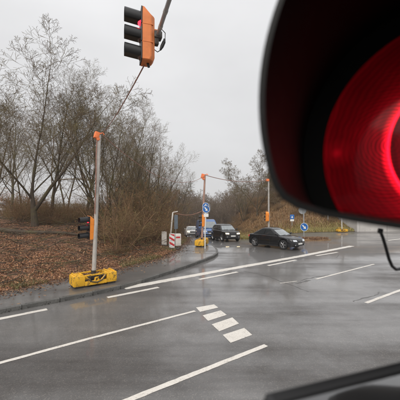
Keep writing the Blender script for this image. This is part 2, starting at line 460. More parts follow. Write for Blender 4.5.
mark('lane_dash', [(gp(96, 413), gp(266, 345.3)), (gp(366, 303), gp(405, 288.5))], .115)
mark('lane_dash', [(gp(280, 283.3), gp(297, 281.2))], .05)
blocks = [((196, 307.6), (214, 304.5), (218.3, 307.7), (200, 312)), ((202.6, 315.5), (220.6, 310.5), (226.8, 315), (208, 321)),
          ((211.6, 324.5), (232.3, 317.5), (239, 323.6), (219.3, 331.5)), ((222.7, 335), (244.3, 328), (252.2, 335), (230.6, 343))]
for q in blocks:
    m_ = MB(); m_.poly([(*gp(*p), .004) for p in q]); o = m_.done('give_way_block', M['paint']); o['kind'] = 'structure'

# bitumen-sealed cracks in the carriageway
def crack(pts, wd):
    m_ = MB(); P = resample([gp(*p) for p in pts], lambda L: np.arange(0, L, .12))
    r = random.Random(len(pts) * 7 + int(pts[0][0])); prev = None; off = 0
    for k in range(len(P) - 1):
        d = P[k + 1] - P[k]; d /= np.hypot(*d) + 1e-9; nn = np.array([-d[1], d[0]])
        off = off * .8 + r.uniform(-.045, .045); h = wd / 2 * r.uniform(.15, 1.5); c = P[k] + nn * off
        e = [m_.bm.verts.new((*(c + s * h * nn), float(z_road(*c)) + .003)) for s in (-1, 1)]
        if prev: m_.bm.faces.new((prev[0], e[0], e[1], prev[1]))
        prev = e
    o = m_.done('road_seam', M['seam']); o['kind'] = 'structure'
crack([(243, 271), (262, 274.5), (281, 281.5), (297, 287), (312, 293)], .045)
crack([(296, 283.6), (304, 281.4), (312, 279.8)], .10)
crack([(300, 280.5), (318, 277.6), (334, 274.4)], .05)
crack([(352, 301), (366, 297), (382, 291.5)], .035)
crack([(214, 276), (236, 271.5)], .03)
crack([(337, 257.5), (341, 254.5)], .05)

# ------------------------------------------------------------------ the red lamp right beside the camera
LC = Vector((.193, .209, HC + .040)); YAW, ROLL, VL, RV, FH, SL = .448, -.143, .142, .1148, .0612, -.001
n_ = Vector((-math.sin(YAW), -math.cos(YAW), .038)).normalized()
r_ = Vector((0, 0, 1)).cross(n_).normalized(); u_ = n_.cross(r_)
r2 = r_ * math.cos(ROLL) + u_ * math.sin(ROLL); u2 = -r_ * math.sin(ROLL) + u_ * math.cos(ROLL)
LM = Matrix((r2, u2, n_)).transposed().to_4x4(); LM.translation = LC       # local: x right, y up, z towards traffic

def tunnel_profile(rad, fl, rc, n=64):
    """round tunnel with flat floor at -fl, small rounded corners; counter-clockwise points"""
    a0 = math.asin(fl / rad); pts = []
    for k in range(n + 1):
        a = -a0 + (math.pi + 2 * a0) * k / n
        pts.append((rad * math.cos(a), rad * math.sin(a)))
    # round the two floor corners
    xf = rad * math.cos(a0)
    fl_pts = [(-xf + rc * .0 + (2 * xf) * k / 14, -fl) for k in range(1, 14)]
    P = pts + fl_pts; out = []
    for it in range(3):
        Q = []
        for i in range(len(P)):
            p, q, s = P[i - 1], P[i], P[(i + 1) % len(P)]
            Q.append(((p[0] + 2 * q[0] + s[0]) / 4, (p[1] + 2 * q[1] + s[1]) / 4))
        P = Q
    return P
def visor_mesh(name, m, parent, rad, fl, length, slope, th, n=64, lip=0.):
    mb = MB(); pi_ = tunnel_profile(rad, fl, .0, n); po = tunnel_profile(rad + th, fl + th, .0, n)
    def ring(P, z): return [mb.bm.verts.new((x, y - slope * z, z)) for x, y in P]
    zs = [0, length * .33, length * .66, length]
    O = [ring(po, z) for z in zs]; I = [ring(pi_, z) for z in zs]; k = len(pi_)
    def wall(A_, B_):
        for j in range(k): mb.bm.faces.new((A_[j], A_[(j + 1) % k], B_[(j + 1) % k], B_[j]))
    for a, b in zip(O, O[1:]): wall(a, b)
    for a, b in zip(I, I[1:]): wall(b, a)
    wall(O[-1], I[-1]); wall(I[0], O[0])
    return mb.done(name, m, parent, smooth=True, angle=50)

lamp = empty('signal_lamp', (0, 0, 0), 'huge close-up red traffic lamp glowing inside a black tunnel visor', 'traffic light')
lamp.matrix_world = LM
lm, t, b = newmat('glowing red lens')
tcn = t.nodes.new('ShaderNodeTexCoord')
sep = t.nodes.new('ShaderNodeSeparateXYZ'); t.links.new(tcn.outputs['Object'], sep.inputs[0])
def vlen(offset):
    mpn = t.nodes.new('ShaderNodeMapping'); mpn.inputs['Location'].default_value = offset; mpn.inputs['Scale'].default_value = (1, 1, 0)
    t.links.new(tcn.outputs['Object'], mpn.inputs['Vector'])
    ln = t.nodes.new('ShaderNodeVectorMath'); ln.operation = 'LENGTH'; t.links.new(mpn.outputs[0], ln.inputs[0]); return ln.outputs['Value']
def mth(op, a, b_=None, c_=None):
    nd = t.nodes.new('ShaderNodeMath'); nd.operation = op
    for k, q in enumerate((a, b_, c_)):
        if q is None: continue
        if isinstance(q, (int, float)): nd.inputs[k].default_value = q
        else: t.links.new(q, nd.inputs[k])
    return nd.outputs[0]
rad = vlen((0, 0, 0))
# radial light of the optic behind the lens: faint outer field, bright collar, dark core with a second ring
prof = ramp(t, mth('MULTIPLY', rad, 10.), [(.0, g3(.2)), (.30, g3(.14)), (.43, g3(.15)), (.52, g3(.05)), (.535, g3(1.0)), (.555, g3(.8)), (.59, g3(.14)), (.72, g3(.075)), (.93, g3(.055)), (.975, g3(.08)), (1., g3(.04))])
nzw = noise_node(t, 16, 3, .6)
r2a = vlen((.052, .004, 0))
rip = mth('POWER', mth('MULTIPLY_ADD', mth('SINE', mth('MULTIPLY_ADD', nzw.outputs['Fac'], 30., mth('MULTIPLY', r2a, 2300.))), .5, .5), 3.)
nz = noise_node(t, 22, 3, .6); 
rip2 = mth('SINE', mth('MULTIPLY_ADD', nz.outputs['Fac'], 26., mth('MULTIPLY', rad, 1500.)))
inner = ramp(t, mth('MULTIPLY', rad, 10.), [(.5, g3(.3)), (.56, g3(1)), (.82, g3(.08))])
ang = mth('MULTIPLY_ADD', mth('MULTIPLY', rip, inner.outputs[0]), 1.1, mth('MULTIPLY_ADD', rip2, .12, .55))
nz2 = noise_node(t, 9, 4, .6)
blot = ramp(t, nz2.outputs['Fac'], [(.35, g3(.62)), (.68, g3(1.35))])
vfade = ramp(t, mth('MULTIPLY_ADD', sep.outputs['Y'], 5., .5), [(.12, g3(1.)), (.5, g3(1.)), (.70, g3(.42))])
val = mth('MULTIPLY', mth('MULTIPLY', mth('MULTIPLY', prof.outputs[0], ang), blot.outputs[0]), vfade.outputs[0])
lens_glint = vlen((.088, .012, 0))
lens_glint = ramp(t, mth('MULTIPLY', lens_glint, 30.), [(.0, g3(.4)), (.14, g3(.10)), (.4, g3(0))])  # small glint painted into the lens emission
val = mth('ADD', val, mth('MULTIPLY', lens_glint.outputs[0], .25))
b.inputs['Base Color'].default_value = (.035, .001, .002, 1); b.inputs['Roughness'].default_value = .1; b.inputs['Specular IOR Level'].default_value = .07
b.inputs['Emission Color'].default_value = (1, .005, .020, 1)
ringb = ramp(t, mth('MULTIPLY', rad, 10.), [(.525, g3(0)), (.537, g3(1)), (.55, g3(0))])
val = mth('ADD', val, mth('MULTIPLY', mth('MULTIPLY', ringb.outputs[0], vfade.outputs[0]), 2.4))
t.links.new(mth('MULTIPLY', val, 1.25), b.inputs['Emission Strength'])
mb = MB(); prof_l = [(.0001, .010)] + [(rr, .010 * (1 - (rr / .1) ** 2) + .00012 * (k % 2)) for k, rr in enumerate(np.linspace(.004, .1, 49))] + [(.102, -.004)]
mb.lathe(prof_l, 96)
for v_ in mb.bm.verts: v_.co.y = max(v_.co.y, -FH - .0005)
mb.done('lens', lm, lamp, smooth=True, angle=80)
vis_m, t2, b2 = newmat('satin black visor')
nv = noise_node(t2, 14, 5, .6); rv_ = ramp(t2, nv.outputs['Fac'], [(.3, g3(.30)), (.7, g3(.46))]); t2.links.new(rv_.outputs[0], b2.inputs['Roughness'])
nd_ = noise_node(t2, 260, 3, .8); rd_ = ramp(t2, nd_.outputs['Fac'], [(.62, (.004, .004, .004)), (.80, (.03, .028, .026))]); t2.links.new(rd_.outputs[0], b2.inputs['Base Color'])
b2.inputs['Base Color'].default_value = (.005, .005, .005, 1); b2.inputs['Specular IOR Level'].default_value = .14
visor_mesh('visor', vis_m, lamp, RV, FH, VL, SL, .0028, 96)
mb = MB(); P = tunnel_profile(.112, FH + .004, 0, 48)
rings = []
for sc, z in ((1.0, -.008), (1.0, -.03), (.8, -.09), (.55, -.13)):
    rings.append([mb.bm.verts.new((x * sc, y * sc + (1 - sc) * .02, z)) for x, y in P])
for A_, B_ in zip(rings, rings[1:]):
    for j in range(len(P)): mb.bm.faces.new((A_[j], A_[(j + 1) % len(P)], B_[(j + 1) % len(P)], B_[j]))
mb.bm.faces.new(rings[-1])
mb.done('housing', M['black'], lamp, smooth=True)
mb = MB(); sr_ = [[mb.bm.verts.new((rr_ * math.cos(6.28318 * k / 96), max(rr_ * math.sin(6.28318 * k / 96), -FH - lo_), z_)) for k in range(96)] for rr_, lo_, z_ in ((RV + .0015, .0015, .002), (.1, .0006, .0008), (.097, .0006, -.004))]
for A_, B_ in zip(sr_, sr_[1:]):
    for j in range(96): mb.bm.faces.new((A_[j], A_[(j + 1) % 96], B_[(j + 1) % 96], B_[j]))
mb.done('lens_seat', mat('matt black seat', (.003, .003, .003), .6, spec=.04), lamp)
# glossy sheet added over the visor floor to mirror the red lens
wf_, t3, b3 = newmat('glossy mirror sheet'); b3.inputs['Base Color'].default_value = (.006, .006, .006, 1); b3.inputs['Roughness'].default_value = .09
nw_ = noise_node(t3, 60, 4, .6); bw_ = t3.nodes.new('ShaderNodeBump'); bw_.inputs['Strength'].default_value = .12; bw_.inputs['Distance'].default_value = .002
t3.links.new(nw_.outputs['Fac'], bw_.inputs['Height']); t3.links.new(bw_.outputs[0], b3.inputs['Normal'])
mb = MB(); xh_ = math.sqrt(RV ** 2 - FH ** 2) - .003; g_ = []
for a_ in range(9):
    z_ = .003 + (VL - .004) * a_ / 8; g_.append([mb.bm.verts.new((-xh_ + 2 * xh_ * c_ / 8, -FH + .0008 - SL * z_, z_)) for c_ in range(9)])
for a_ in range(8):
    for c_ in range(8): mb.bm.faces.new((g_[a_][c_], g_[a_][c_ + 1], g_[a_ + 1][c_ + 1], g_[a_ + 1][c_]))
mb.done('mirror_sheet', wf_, lamp, smooth=True)
# cable that hangs from the lamp
inv = LM.inverted()
def loc_px(x, y, d): return inv @ Vector(px(x, y, d))
mb = MB(); mb.tube([loc_px(*q) for q in ((380.3, 231, .30), (383, 238, .30), (386, 248, .30), (389, 259, .30), (392, 266, .302), (396, 269.5, .306), (402, 268.5, .31), (412, 262, .32), (425, 245, .34))], .0016, 8)
mb.box(loc_px(380.3, 231, .30), (.0046, .005, .007), bev=.001)
mb.done('cable', M['cable'], lamp, smooth=True)

# glossy black box below the lamp
box = empty('signal_box', (0, 0, 0), 'blurred glossy black wet box just below the big red lamp', 'box')
P1, P2 = Vector((.0456 * .66, .200 * .66, 0)), Vector((.164 * .66, .241 * .66, 0)); dd = (P2 - P1).normalized(); pp = Vector((dd.y, -dd.x, 0))
hz = HC - .13 * .66
Q = [P1, P1 + dd * .36, P1 + dd * .36 + pp * .2, P1 + pp * .2 - dd * .0]
mb = MB(); mb.poly([(q.x, q.y, hz - .006) for q in Q], off=(0, 0, -.10)); mb.done('housing', M['black_gloss'], box)
mb = MB()
for a_, b_ in zip(Q, Q[1:] + Q[:1]): mb.tube([(a_.x, a_.y, hz - .0012), (b_.x, b_.y, hz - .0012)], .0028, 8)
mb.done('rim', M['dark'], box, smooth=True)
wet = mat('wet glossy lid', (.02, .02, .021), .05, var=.3, coat=1., spec=.9)
mb = MB(); c0 = (Q[0] + Q[2]) / 2; vs = []
n1 = 12
for a_ in range(n1 + 1):
    row = []
    for b_ in range(n1 + 1):
        p = Q[0] + dd * (.003 + .354 * a_ / n1) + pp * (.003 + .194 * b_ / n1)
        hgt = .008 * (1 - (2 * a_ / n1 - 1) ** 2) * (1 - (2 * b_ / n1 - 1) ** 2)
        row.append(mb.bm.verts.new((p.x, p.y, hz - .001 + hgt)))
    vs.append(row)
for a_ in range(n1):
    for b_ in range(n1): mb.bm.faces.new((vs[a_][b_], vs[a_ + 1][b_], vs[a_ + 1][b_ + 1], vs[a_][b_ + 1]))
mb.done('lid', wet, box, smooth=True)

# ------------------------------------------------------------------ bases, poles and lights of the temporary signals
def base_parts(root):
    """yellow ballast frame: two end blocks, side rails, braces, socket"""
    for s in (-1, 1):
        m_ = MB(); m_.box((s * .56, 0, .24), (.38, .62, .36), bev=.05)
        for q in (-1, 1): m_.box((s * .56 + q * .1, 0, .435), (.05, .5, .04), bev=.01)
        bl = m_.done('ballast_block', M['yellow'], root, smooth=True)
        for q in (-.2, .2):
            m_ = MB(); m_.box((s * .56, q, .03), (.3, .1, .06), bev=.01); m_.done('foot', M['chain'], bl)
    for s in (-1, 1):
        m_ = MB(); m_.box((0, s * .27, .13), (.76, .07, .14), bev=.015); m_.done('side_rail', M['yellow'], root)
        m_ = MB(); m_.box((0, s * .27, .40), (.76, .05, .05), bev=.01); m_.done('top_rail', M['yellow'], root)
        for q in (-1, 1):
            m_ = MB(); m_.tube([(q * .36, s * .275, .38), (q * .13, s * .275, .13)], .03, 6); m_.done('brace', M['yellow'], root)
        m_ = MB(); m_.tube([(-.06, s * .28, .12), (-.02, s * .285, .3), (.06, s * .285, .3), (.1, s * .28, .12)], .035, 6)
        m_.done('brace', M['yellow'], root)
    m_ = MB(); m_.lathe([(.14, .0), (.14, .1), (.085, .14), (.085, .5), (.07, .5)], 16); m_.box((0, 0, .12), (.5, .46, .06), bev=.01)
    m_.done('socket', M['chain'], root, smooth=True)
    m_ = MB(); m_.tube([(-.3, -.31, .3), (-.15, -.32, .18), (.02, -.33, .14), (.2, -.32, .2), (.32, -.31, .33)], .022, 6); m_.done('chain', M['chain'], root)
    for q in (-.2, .15, .3):
        m_ = MB(); m_.box((q, -.1, .28), (.09, .3, .12), bev=.02); m_.done('clamp', M['chain'], root)

def pole_part(root, top, r0, r1, m_pole, z0=.15, x0=0, y0=0):
    m_ = MB(); n = 7
    m_.tube([(x0 + (top[0] - x0) * k / n, y0 + (top[1] - y0) * k / n, z0 + (top[2] - z0) * k / n) for k in range(n + 1)], [r0 + (r1 - r0) * k / n for k in range(n + 1)], 12)
    return m_.done('pole', m_pole, root, smooth=True)
def cap_part(root, p, s=1.):
    m_ = MB(); m_.box((p[0] - .1 * s, p[1], p[2] - .07 * s), (.17 * s, .15 * s, .24 * s), Matrix.Rotation(.25, 3, 'Y'), bev=.03 * s)
    m_.box((p[0] - .06 * s, p[1] - .02, p[2] - .2 * s), (.12 * s, .1 * s, .12 * s), Matrix.Rotation(-.5, 3, 'Y'), bev=.03 * s)
    m_.tube([(p[0] + .02, p[1], p[2]), (p[0] + .12 * s, p[1], p[2] + .04 * s), (p[0] + .17 * s, p[1], p[2] - .02)], .02 * s, 6)
    return m_.done('cable_clamp', M['orange_rag'], root, smooth=True)

def red_lens(lit):
    name = 'lit red lens' if lit else 'unlit lens'
    if name in bpy.data.materials: return bpy.data.materials[name]
    return mat(name, (.25, .005, .01), .2, var=.1, emit=(1, .02, .04), estr=3.0) if lit else mat(name, (.10, .055, .045), .15, var=.3)

def signal(name, label, loc, facing, m_h, size=.78, tilt=(0, 0), lit=True, group=None, cable=True, visor_len=.27, slope=.12, depth=.2):
    """three-lamp signal head; local: x right seen from traffic, z up, -y towards traffic"""
    a = math.atan2(facing[1], facing[0]) + math.pi / 2
    root = empty(name, loc, label, 'traffic light', a, group)
    root.rotation_euler = (tilt[0], tilt[1], a)
    k = size / .78
    m_ = MB(); W_, D_, H_ = .27 * k, depth * k, .78 * k
    sect = [(-W_ / 2, -D_ / 2), (W_ / 2, -D_ / 2), (W_ / 2, D_ * .18), (W_ * .28, D_ / 2), (-W_ * .28, D_ / 2), (-W_ / 2, D_ * .18)]
    levels = [(-H_ / 2 - .0, .82, 0), (-H_ / 2 + .05 * k, 1, 0), (-H_ / 6, 1, 0), (H_ / 6, 1, 0), (H_ / 2 - .12 * k, 1, 0), (H_ / 2, .22, -.03 * k)]
    rings = [[m_.bm.verts.new((x * (1 if j != 5 else .9), -D_ / 2 + (y + D_ / 2) * s, z)) for x, y in sect] for j, (z, s, _q) in enumerate(levels)]
    for A_, B_ in zip(rings, rings[1:]):
        for j in range(6): m_.bm.faces.new((A_[j], A_[(j + 1) % 6], B_[(j + 1) % 6], B_[j]))
    m_.bm.faces.new(rings[0][::-1]); m_.bm.faces.new(rings[-1])
    bmesh.ops.bevel(m_.bm, geom=list(m_.bm.edges), offset=.007 * k, segments=2, affect='EDGES')
    hs_ = m_.done('housing', m_h, root, smooth=True, angle=28)
    for z in (-H_ / 6, H_ / 6):
        m_ = MB(); m_.box((0, -.01 * k, z), (W_ + .008, D_ * .8, .008 * k)); m_.done('joint_band', m_h, hs_)
    for j, z in enumerate((H_ / 3, 0, -H_ / 3)):
        mt = Matrix.Translation((0, -D_ / 2 - .006, z)) @ Matrix.Rotation(R(90), 4, 'X')
        m_ = MB(); m_.box((0, -D_ / 2 - .005, z), (W_ * .97, .02, H_ / 3 * .96), bev=.006); m_.done('lamp_door', M['black'], root)
        m_ = MB(); m_.lathe([(.0005, .05 * k), (.04 * k, .045 * k), (.075 * k, .03 * k), (.098 * k, .006 * k), (.1 * k, 0)], 24, mt @ Matrix.Translation((0, 0, .010)))
        m_.done('lens', red_lens(lit and j == 0), root, smooth=True)
        vm = visor_mesh('visor', M['black'], root, .1 * k, .062 * k, visor_len * k, slope, .004, 32)
        vm.matrix_local = mt @ Matrix.Translation((0, 0, .006))
    if cable:
        m_ = MB(); m_.tube([(0, D_ / 2 - .01, H_ * .12), (0, D_ / 2 + .05, H_ * .12), (0, D_ / 2 + .09, H_ * .16)], .018 * k, 8)
        m_.box((0, D_ / 2 + .02, H_ * .12), (.08, .06, .07), bev=.01); m_.done('bracket', m_h, root, smooth=True)
    return root

# left mast: base, pole, orange clamp; light head on it
bz = .118
b0 = Vector((-3.78, 10.65, bz)); ang0 = math.atan2(.80, 1.05)
mast = empty('signal_mast', b0, 'tall pale signal pole leaning in a yellow ballast base on the path edge', 'signal pole', ang0)
base_parts(mast)
tp = Vector(px(99.5, 135, 10.75)) - b0; tp = Matrix.Rotation(-ang0, 3, 'Z') @ tp
pole_part(mast, tp, .075, .06, M['pole']); cap_part(mast, tp + Vector((0, 0, .05)), 1.0)
mast.children[-1].name = 'cable_clamp'
m_ = MB(); pz = [Vector((0, -.085, .4)).lerp(tp + Vector((-.07, -.03, -.2)), k / 9) + Vector((rng.uniform(-.012, .012) - .045 * (k / 9 > .3), -.02, 0)) for k in range(10)]
m_.tube(pz[4:], .018, 6); m_.done('feed_cable', M['cable_red'], mast, smooth=True)
f1 = Vector((-.72, -.70, 0)).normalized()
pl = Vector(px(96.0, 227.5, 10.72))
lightA = signal('traffic_light', 'small orange traffic light showing red on the leaning pole above yellow base', pl + Vector((-.17, -.02, 0)), f1, M['orange_vivid'], .83, (0, R(2.5)), visor_len=.30, depth=.19, slope=.05)
m_ = MB(); m_.tube([(.0, .08, .42), (.06, .12, .5), (.1, .2, .44), (.06, .24, .34)], .02, 6); m_.done('feed_loop', M['cable'], lightA, smooth=True)
for q in (.3, -.28):
    m_ = MB(); m_.box((0, .16, q), (.08, .14, .08), bev=.02); m_.done('clamp', M['chain'], lightA)

# overhead light on the arm of the near mast
dO = 4.65
cO = Vector(px(147.6, 37.5, dO))
lightB = signal('traffic_light', 'large weathered orange traffic light hanging overhead from the mast arm against the sky', cO, (-.955, -.30), M['orange'], .80, (0, 0), visor_len=.235, depth=.19, slope=-.12)
aO = lightB.rotation_euler[2]
m_ = MB(); m_.tube([(0, .0, -.39), (0, .02, -.46)], .02, 8); m_.done('spigot', M['dark'], lightB)
inO = (Matrix.Translation(cO) @ Matrix.Rotation(aO, 4, 'Z')).inverted()
def loO(x, y, d=dO): return inO @ Vector(px(x, y, d))
m_ = MB(); m_.tube([loO(156, 31, dO), loO(161, 28.5, dO), loO(165.2, 33), loO(165, 41), loO(161.5, 49.5), loO(157.5, 52), loO(153.5, 49), loO(152, 45)], .007, 6); m_.done('cable', M['cable'], lightB, smooth=True)
m_ = MB(); m_.tube([loO(164.6, 39), loO(164, 42), loO(162, 46.5), loO(160.3, 50)], [.016, .027, .027, .014], 8); m_.done('plug', M['dark'], lightB, smooth=True)

# the near mast: pole to the right of the lamp, long arm to the overhead light (its pole and base stand outside the frame)
nb = Vector((.67, .62, 0.0))
near = empty('signal_mast', nb, 'grey signal mast whose long arm reaches in from above to the overhead light', 'signal pole', R(20))
base_parts(near)
ri = Matrix.Rotation(-R(20), 3, 'Z')
zt = px(0, 36, dO)[2]
pole_part(near, (0, 0, zt + .15), .06, .05, M['steel'])
e0 = Vector(px(157.5, 36, dO + .02)); e1 = Vector((nb.x, nb.y, e0.z + .06))
m_ = MB(); A_ = ri @ (e1 - nb); B_ = ri @ (e0 - nb)
m_.tube([A_ + (B_ - A_) * k / 6 for k in range(7)], .030, 10); m_.done('arm', M['steel'], near, smooth=True)
for k in range(5):
    m_ = MB(); c = A_ + (B_ - A_) * (.6 + .085 * k); d_ = (B_ - A_).normalized() * .03
    m_.tube([c - d_, c + d_], .034, 10); m_.done('arm_clamp', M['pole'], near)
m_ = MB(); m_.box(B_, (.13, .13, .11), bev=.02); m_.box(B_ + Vector((-.02, 0, -.09)), (.07, .09, .12), bev=.015); m_.done('head_bracket', M['chain'], near)
m_ = MB(); q = ri @ (LC - n_ * .125 + Vector((0, 0, 0)) - nb); m_.tube([(0, 0, q.z), (q.x * .5, q.y * .5, q.z), q], .016, 8); m_.done('bracket', M['steel'], near, smooth=True); m_ = MB()
q2 = ri @ (Vector((Q[1].x, Q[1].y, hz - .06)) - nb); m_.tube([(0, 0, q2.z), q2], .014, 8); m_.done('bracket', M['steel'], near, smooth=True)

# centre mast
cb = Vector((.12, 20.4, float(z_road(.12, 20.4)) + .118))
cm = empty('signal_mast', cb, 'thin reddish signal pole in a yellow ballast base at the tip of the path', 'signal pole', R(76))
base_parts(cm)
ri2 = Matrix.Rotation(-R(76), 3, 'Z')
ctop = Vector(px(205.0, 174.5, 20.5)); tpc = ri2 @ (ctop - cb)
pole_part(cm, tpc, .085, .06, M['pole_red'])
c_ = cap_part(cm, (0, 0, 0), 1.35); c_.location = tpc + ri2 @ Vector((-.02, 0, -.02)); c_.rotation_euler = (0, 0, -R(76))
lightC = signal('traffic_light', 'orange traffic light seen from the side behind the blue signs', Vector(px(203.6, 220.5, 20.35)), (-.98, .1), M['orange_vivid'], .80, lit=False, visor_len=.2)

# signs on a white post in front of the centre mast
def disc(mb, r, th, n=36): mb.lathe([(.0005, -th), (r * .97, -th), (r, -th * .5), (r, 0), (.0005, 0)], n, Matrix.Rotation(R(90), 4, 'X') @ Matrix.Identity(4))
def round_sign(root, z, r, face_dir, arrow=None, back=False, rz=0., name='sign_face', xoff=0., y=-.05):
    hold = MB(); disc(hold, r, .006)
    pl_ = hold.done(name, M['sign_grey'] if back else M['sign_blue'], root, smooth=True)
    pl_.location = (xoff, y, z); pl_.rotation_euler = (0, 0, rz)
    if not back:
        m_ = MB(); m_.lathe([(r * .90, 0), (r * .90, .003), (r * .985, .003), (r * .985, 0)], 40, Matrix.Rotation(R(90), 4, 'X'))
        o_ = m_.done('rim_line', M['sign_white'], pl_); o_.location = (0, -.001, 0)
        if arrow is not None:
            m_ = MB(); L = r * .62; wd = r * .15
            ash = [(-L, -wd), (L * .15, -wd), (L * .15, -r * .42), (L * 1.05, 0), (L * .15, r * .42), (L * .15, wd), (-L, wd)]
            ca, sa = math.cos(arrow), math.sin(arrow)
            m_.poly([(x * ca - z_ * sa, 0, x * sa + z_ * ca) for x, z_ in ash], off=(0, -.004, 0)); o_ = m_.done('arrow', M['sign_white'], pl_); o_.location = (0, -.0, 0)
    return pl_

p0 = Vector((.32, 19.0, float(z_road(.32, 19.0)) + .118))
sp = empty('road_sign', p0, 'white sign post with blue round signs and small white plate before the centre pole', 'road sign', R(6))
m_ = MB(); m_.tube([(0, 0, 0), (.0, 0, 1.0), (.03, 0, 1.9), (.05, 0, 2.82)], .042, 10); m_.done('post', M['post_white'], sp, smooth=True)
zs = px(0, 208.8, 19)[2] - p0.z
round_sign(sp, zs - .02, .245, None, arrow=R(-50), xoff=.06, y=-.06, rz=R(-28))
round_sign(sp, zs + .17, .225, None, arrow=R(90), xoff=.04, y=.0, rz=R(-24))
round_sign(sp, zs + .06, .30, None, back=True, rz=R(62), xoff=.26, y=.06, name='sign_back')
m_ = MB(); m_.box((.06, -.055, zs - .40), (.30, .012, .22), bev=.004); m_.done('plate', M['sign_white'], sp)

# cables strung between the masts
def cable(name, label, a, b_, sag, r, m_, n=18, wob=0.):
    a, b_ = Vector(a), Vector(b_); pts = []
    for k in range(n + 1):
        t_ = k / n; p = a.lerp(b_, t_); p.z -= sag * 4 * t_ * (1 - t_); pts.append(p + Vector((0, 0, rng.uniform(-wob, wob))))
    mb = MB(); mb.tube(pts, r, 6); return tag(mb.done(name, m_, smooth=True), label, 'cable')
top_l = b0 + Matrix.Rotation(ang0, 3, 'Z') @ tp
cable('signal_cable', 'reddish cable running down from the overhead light to the leaning pole top', cO + Vector((-.06, .03, -.42)), top_l + Vector((.1, 0, .05)), .1, .011, M['cable_red'])
cable('signal_cable', 'long reddish cable sagging between the leaning pole and the centre pole', top_l + Vector((.12, 0, .0)), ctop + Vector((-.05, 0, -.12)), .95, .012, M['cable_red'], wob=.02)

# right mast beyond the dark saloon car
rb = Vector((6.28, 27.4, 0)); rb.z = float(z_road(rb.x, rb.y)) + .02
rm = empty('signal_mast', rb, 'pale signal pole standing behind the black saloon car', 'signal pole', R(10))
base_parts(rm)
rtop = Vector(px(268.6, 179, 27.4)); pole_part(rm, Matrix.Rotation(-R(10), 3, 'Z') @ (rtop - rb), .085, .07, M['pole'])
m_ = MB(); m_.box((0, 0, 0), (.3, .18, .22), bev=.04); o_ = m_.done('cable_clamp', M['orange_rag'], rm); o_.location = Matrix.Rotation(-R(10), 3, 'Z') @ (rtop - rb) + Vector((-.1, 0, -.1))
signal('traffic_light', 'orange traffic light seen from behind on the pole beyond the black saloon', Vector(px(267.6, 216.5, 27.15)), (-.45, .9), M['orange_vivid'], .86, lit=False, visor_len=.2)
cable('signal_cable', 'thin reddish cable from the centre pole across to the right pole', ctop + Vector((.05, 0, -.05)), rtop + Vector((-.1, 0, -.05)), .32, .022, M['cable_red'])

# ------------------------------------------------------------------ left of the side road: leaning post, boards, barrier
def on(x, y): return float(max(z_bank(x, y) if left_o(x, y) > 0 else z_road(x, y) + .118, -9))
lp = Vector((-2.0, 19.3, 0)); lp.z = on(lp.x, lp.y)
post = empty('wooden_post', lp, 'pale leaning wooden post beside the striped warning board', 'post')
tl_ = Vector(px(172.8, 212.5, 19.3)) - lp
m_ = MB(); m_.tube([(0, 0, -.1), tuple(tl_ * .5 + Vector((.02, 0, 0))), tuple(tl_)], [.055, .05, .045], 8); m_.done('post', M['board_white'], post, smooth=True)
m_ = MB(); m_.box(tl_ + Vector((.16, 0, .04)), (.34, .05, .05), Matrix.Rotation(-.2, 3, 'Y'), bev=.01); m_.done('crosspiece', M['board_white'], post)
cable('signal_cable', 'low drooping cable from the leaning post to the centre pole', lp + tl_ + Vector((.1, 0, 0)), px(205, 209, 20.4), .28, .018, M['cable_red'])
wb = Vector((-2.28, 19.1, 0)); wb.z = on(wb.x, wb.y)
r_ = empty('white_board', wb, 'plain white upright board left of the leaning post', 'board', R(-8))
m_ = MB(); m_.box((0, 0, .50), (.33, .05, .86), bev=.01); m_.done('panel', M['board_white'], r_)
m_ = MB(); m_.box((0, 0, .05), (.42, .3, .1), bev=.02); m_.done('foot', M['chain'], r_)
bb = Vector((-1.62, 18.6, 0)); bb.z = on(bb.x, bb.y)
r_ = empty('warning_barrier', bb, 'red and white striped warning barrier at the path edge by the leaning post', 'barrier', R(4))
m_ = MB(); m_.box((-.12, 0, .52), (.34, .04, .92), bev=.015); bd = m_.done('striped_board', M['sign_white'], r_)
for k in range(3):
    z0 = .17 + k * .31
    m_ = MB(); cl_ = []
    x0, x1 = -.275, .035
    m_.poly([(x0, -.021, z0 + .19), (x1, -.021, z0), (x1, -.021, z0 + .14), (x0, -.021, min(z0 + .33, .965))], off=(0, -.003, 0)); m_.done('red_stripe', M['sign_red'], bd)
m_ = MB(); m_.box((.24, .16, .58), (.36, .3, .74), Matrix.Rotation(.25, 3, 'Z'), bev=.03); sb = m_.done('ballast_box', M['board_white'], r_, smooth=True)
m_ = MB(); m_.box((.24 + .02, .16 - .155, .74), (.27, .006, .1), Matrix.Rotation(.25, 3, 'Z')); m_.done('red_band', M['sign_red'], sb)
m_ = MB(); m_.box((0, .08, .05), (.7, .4, .1), bev=.03); m_.done('foot', M['chain'], r_)
gs = Vector((-1.75, 21.6, 0)); gs.z = on(gs.x, gs.y)
r_ = empty('narrow_sign', gs, 'narrow grey sign board on a post behind the leaning post', 'sign', R(35))
m_ = MB(); m_.tube([(0, 0, -.05), (0, 0, 2.05)], .03, 8); m_.done('post', M['steel'], r_, smooth=True)
m_ = MB(); m_.box((0, -.04, 1.5), (.3, .02, 1.0), bev=.008); m_.done('sign_back', mat('blue grey sign back', (.16, .2, .24), .5, var=.15), r_)

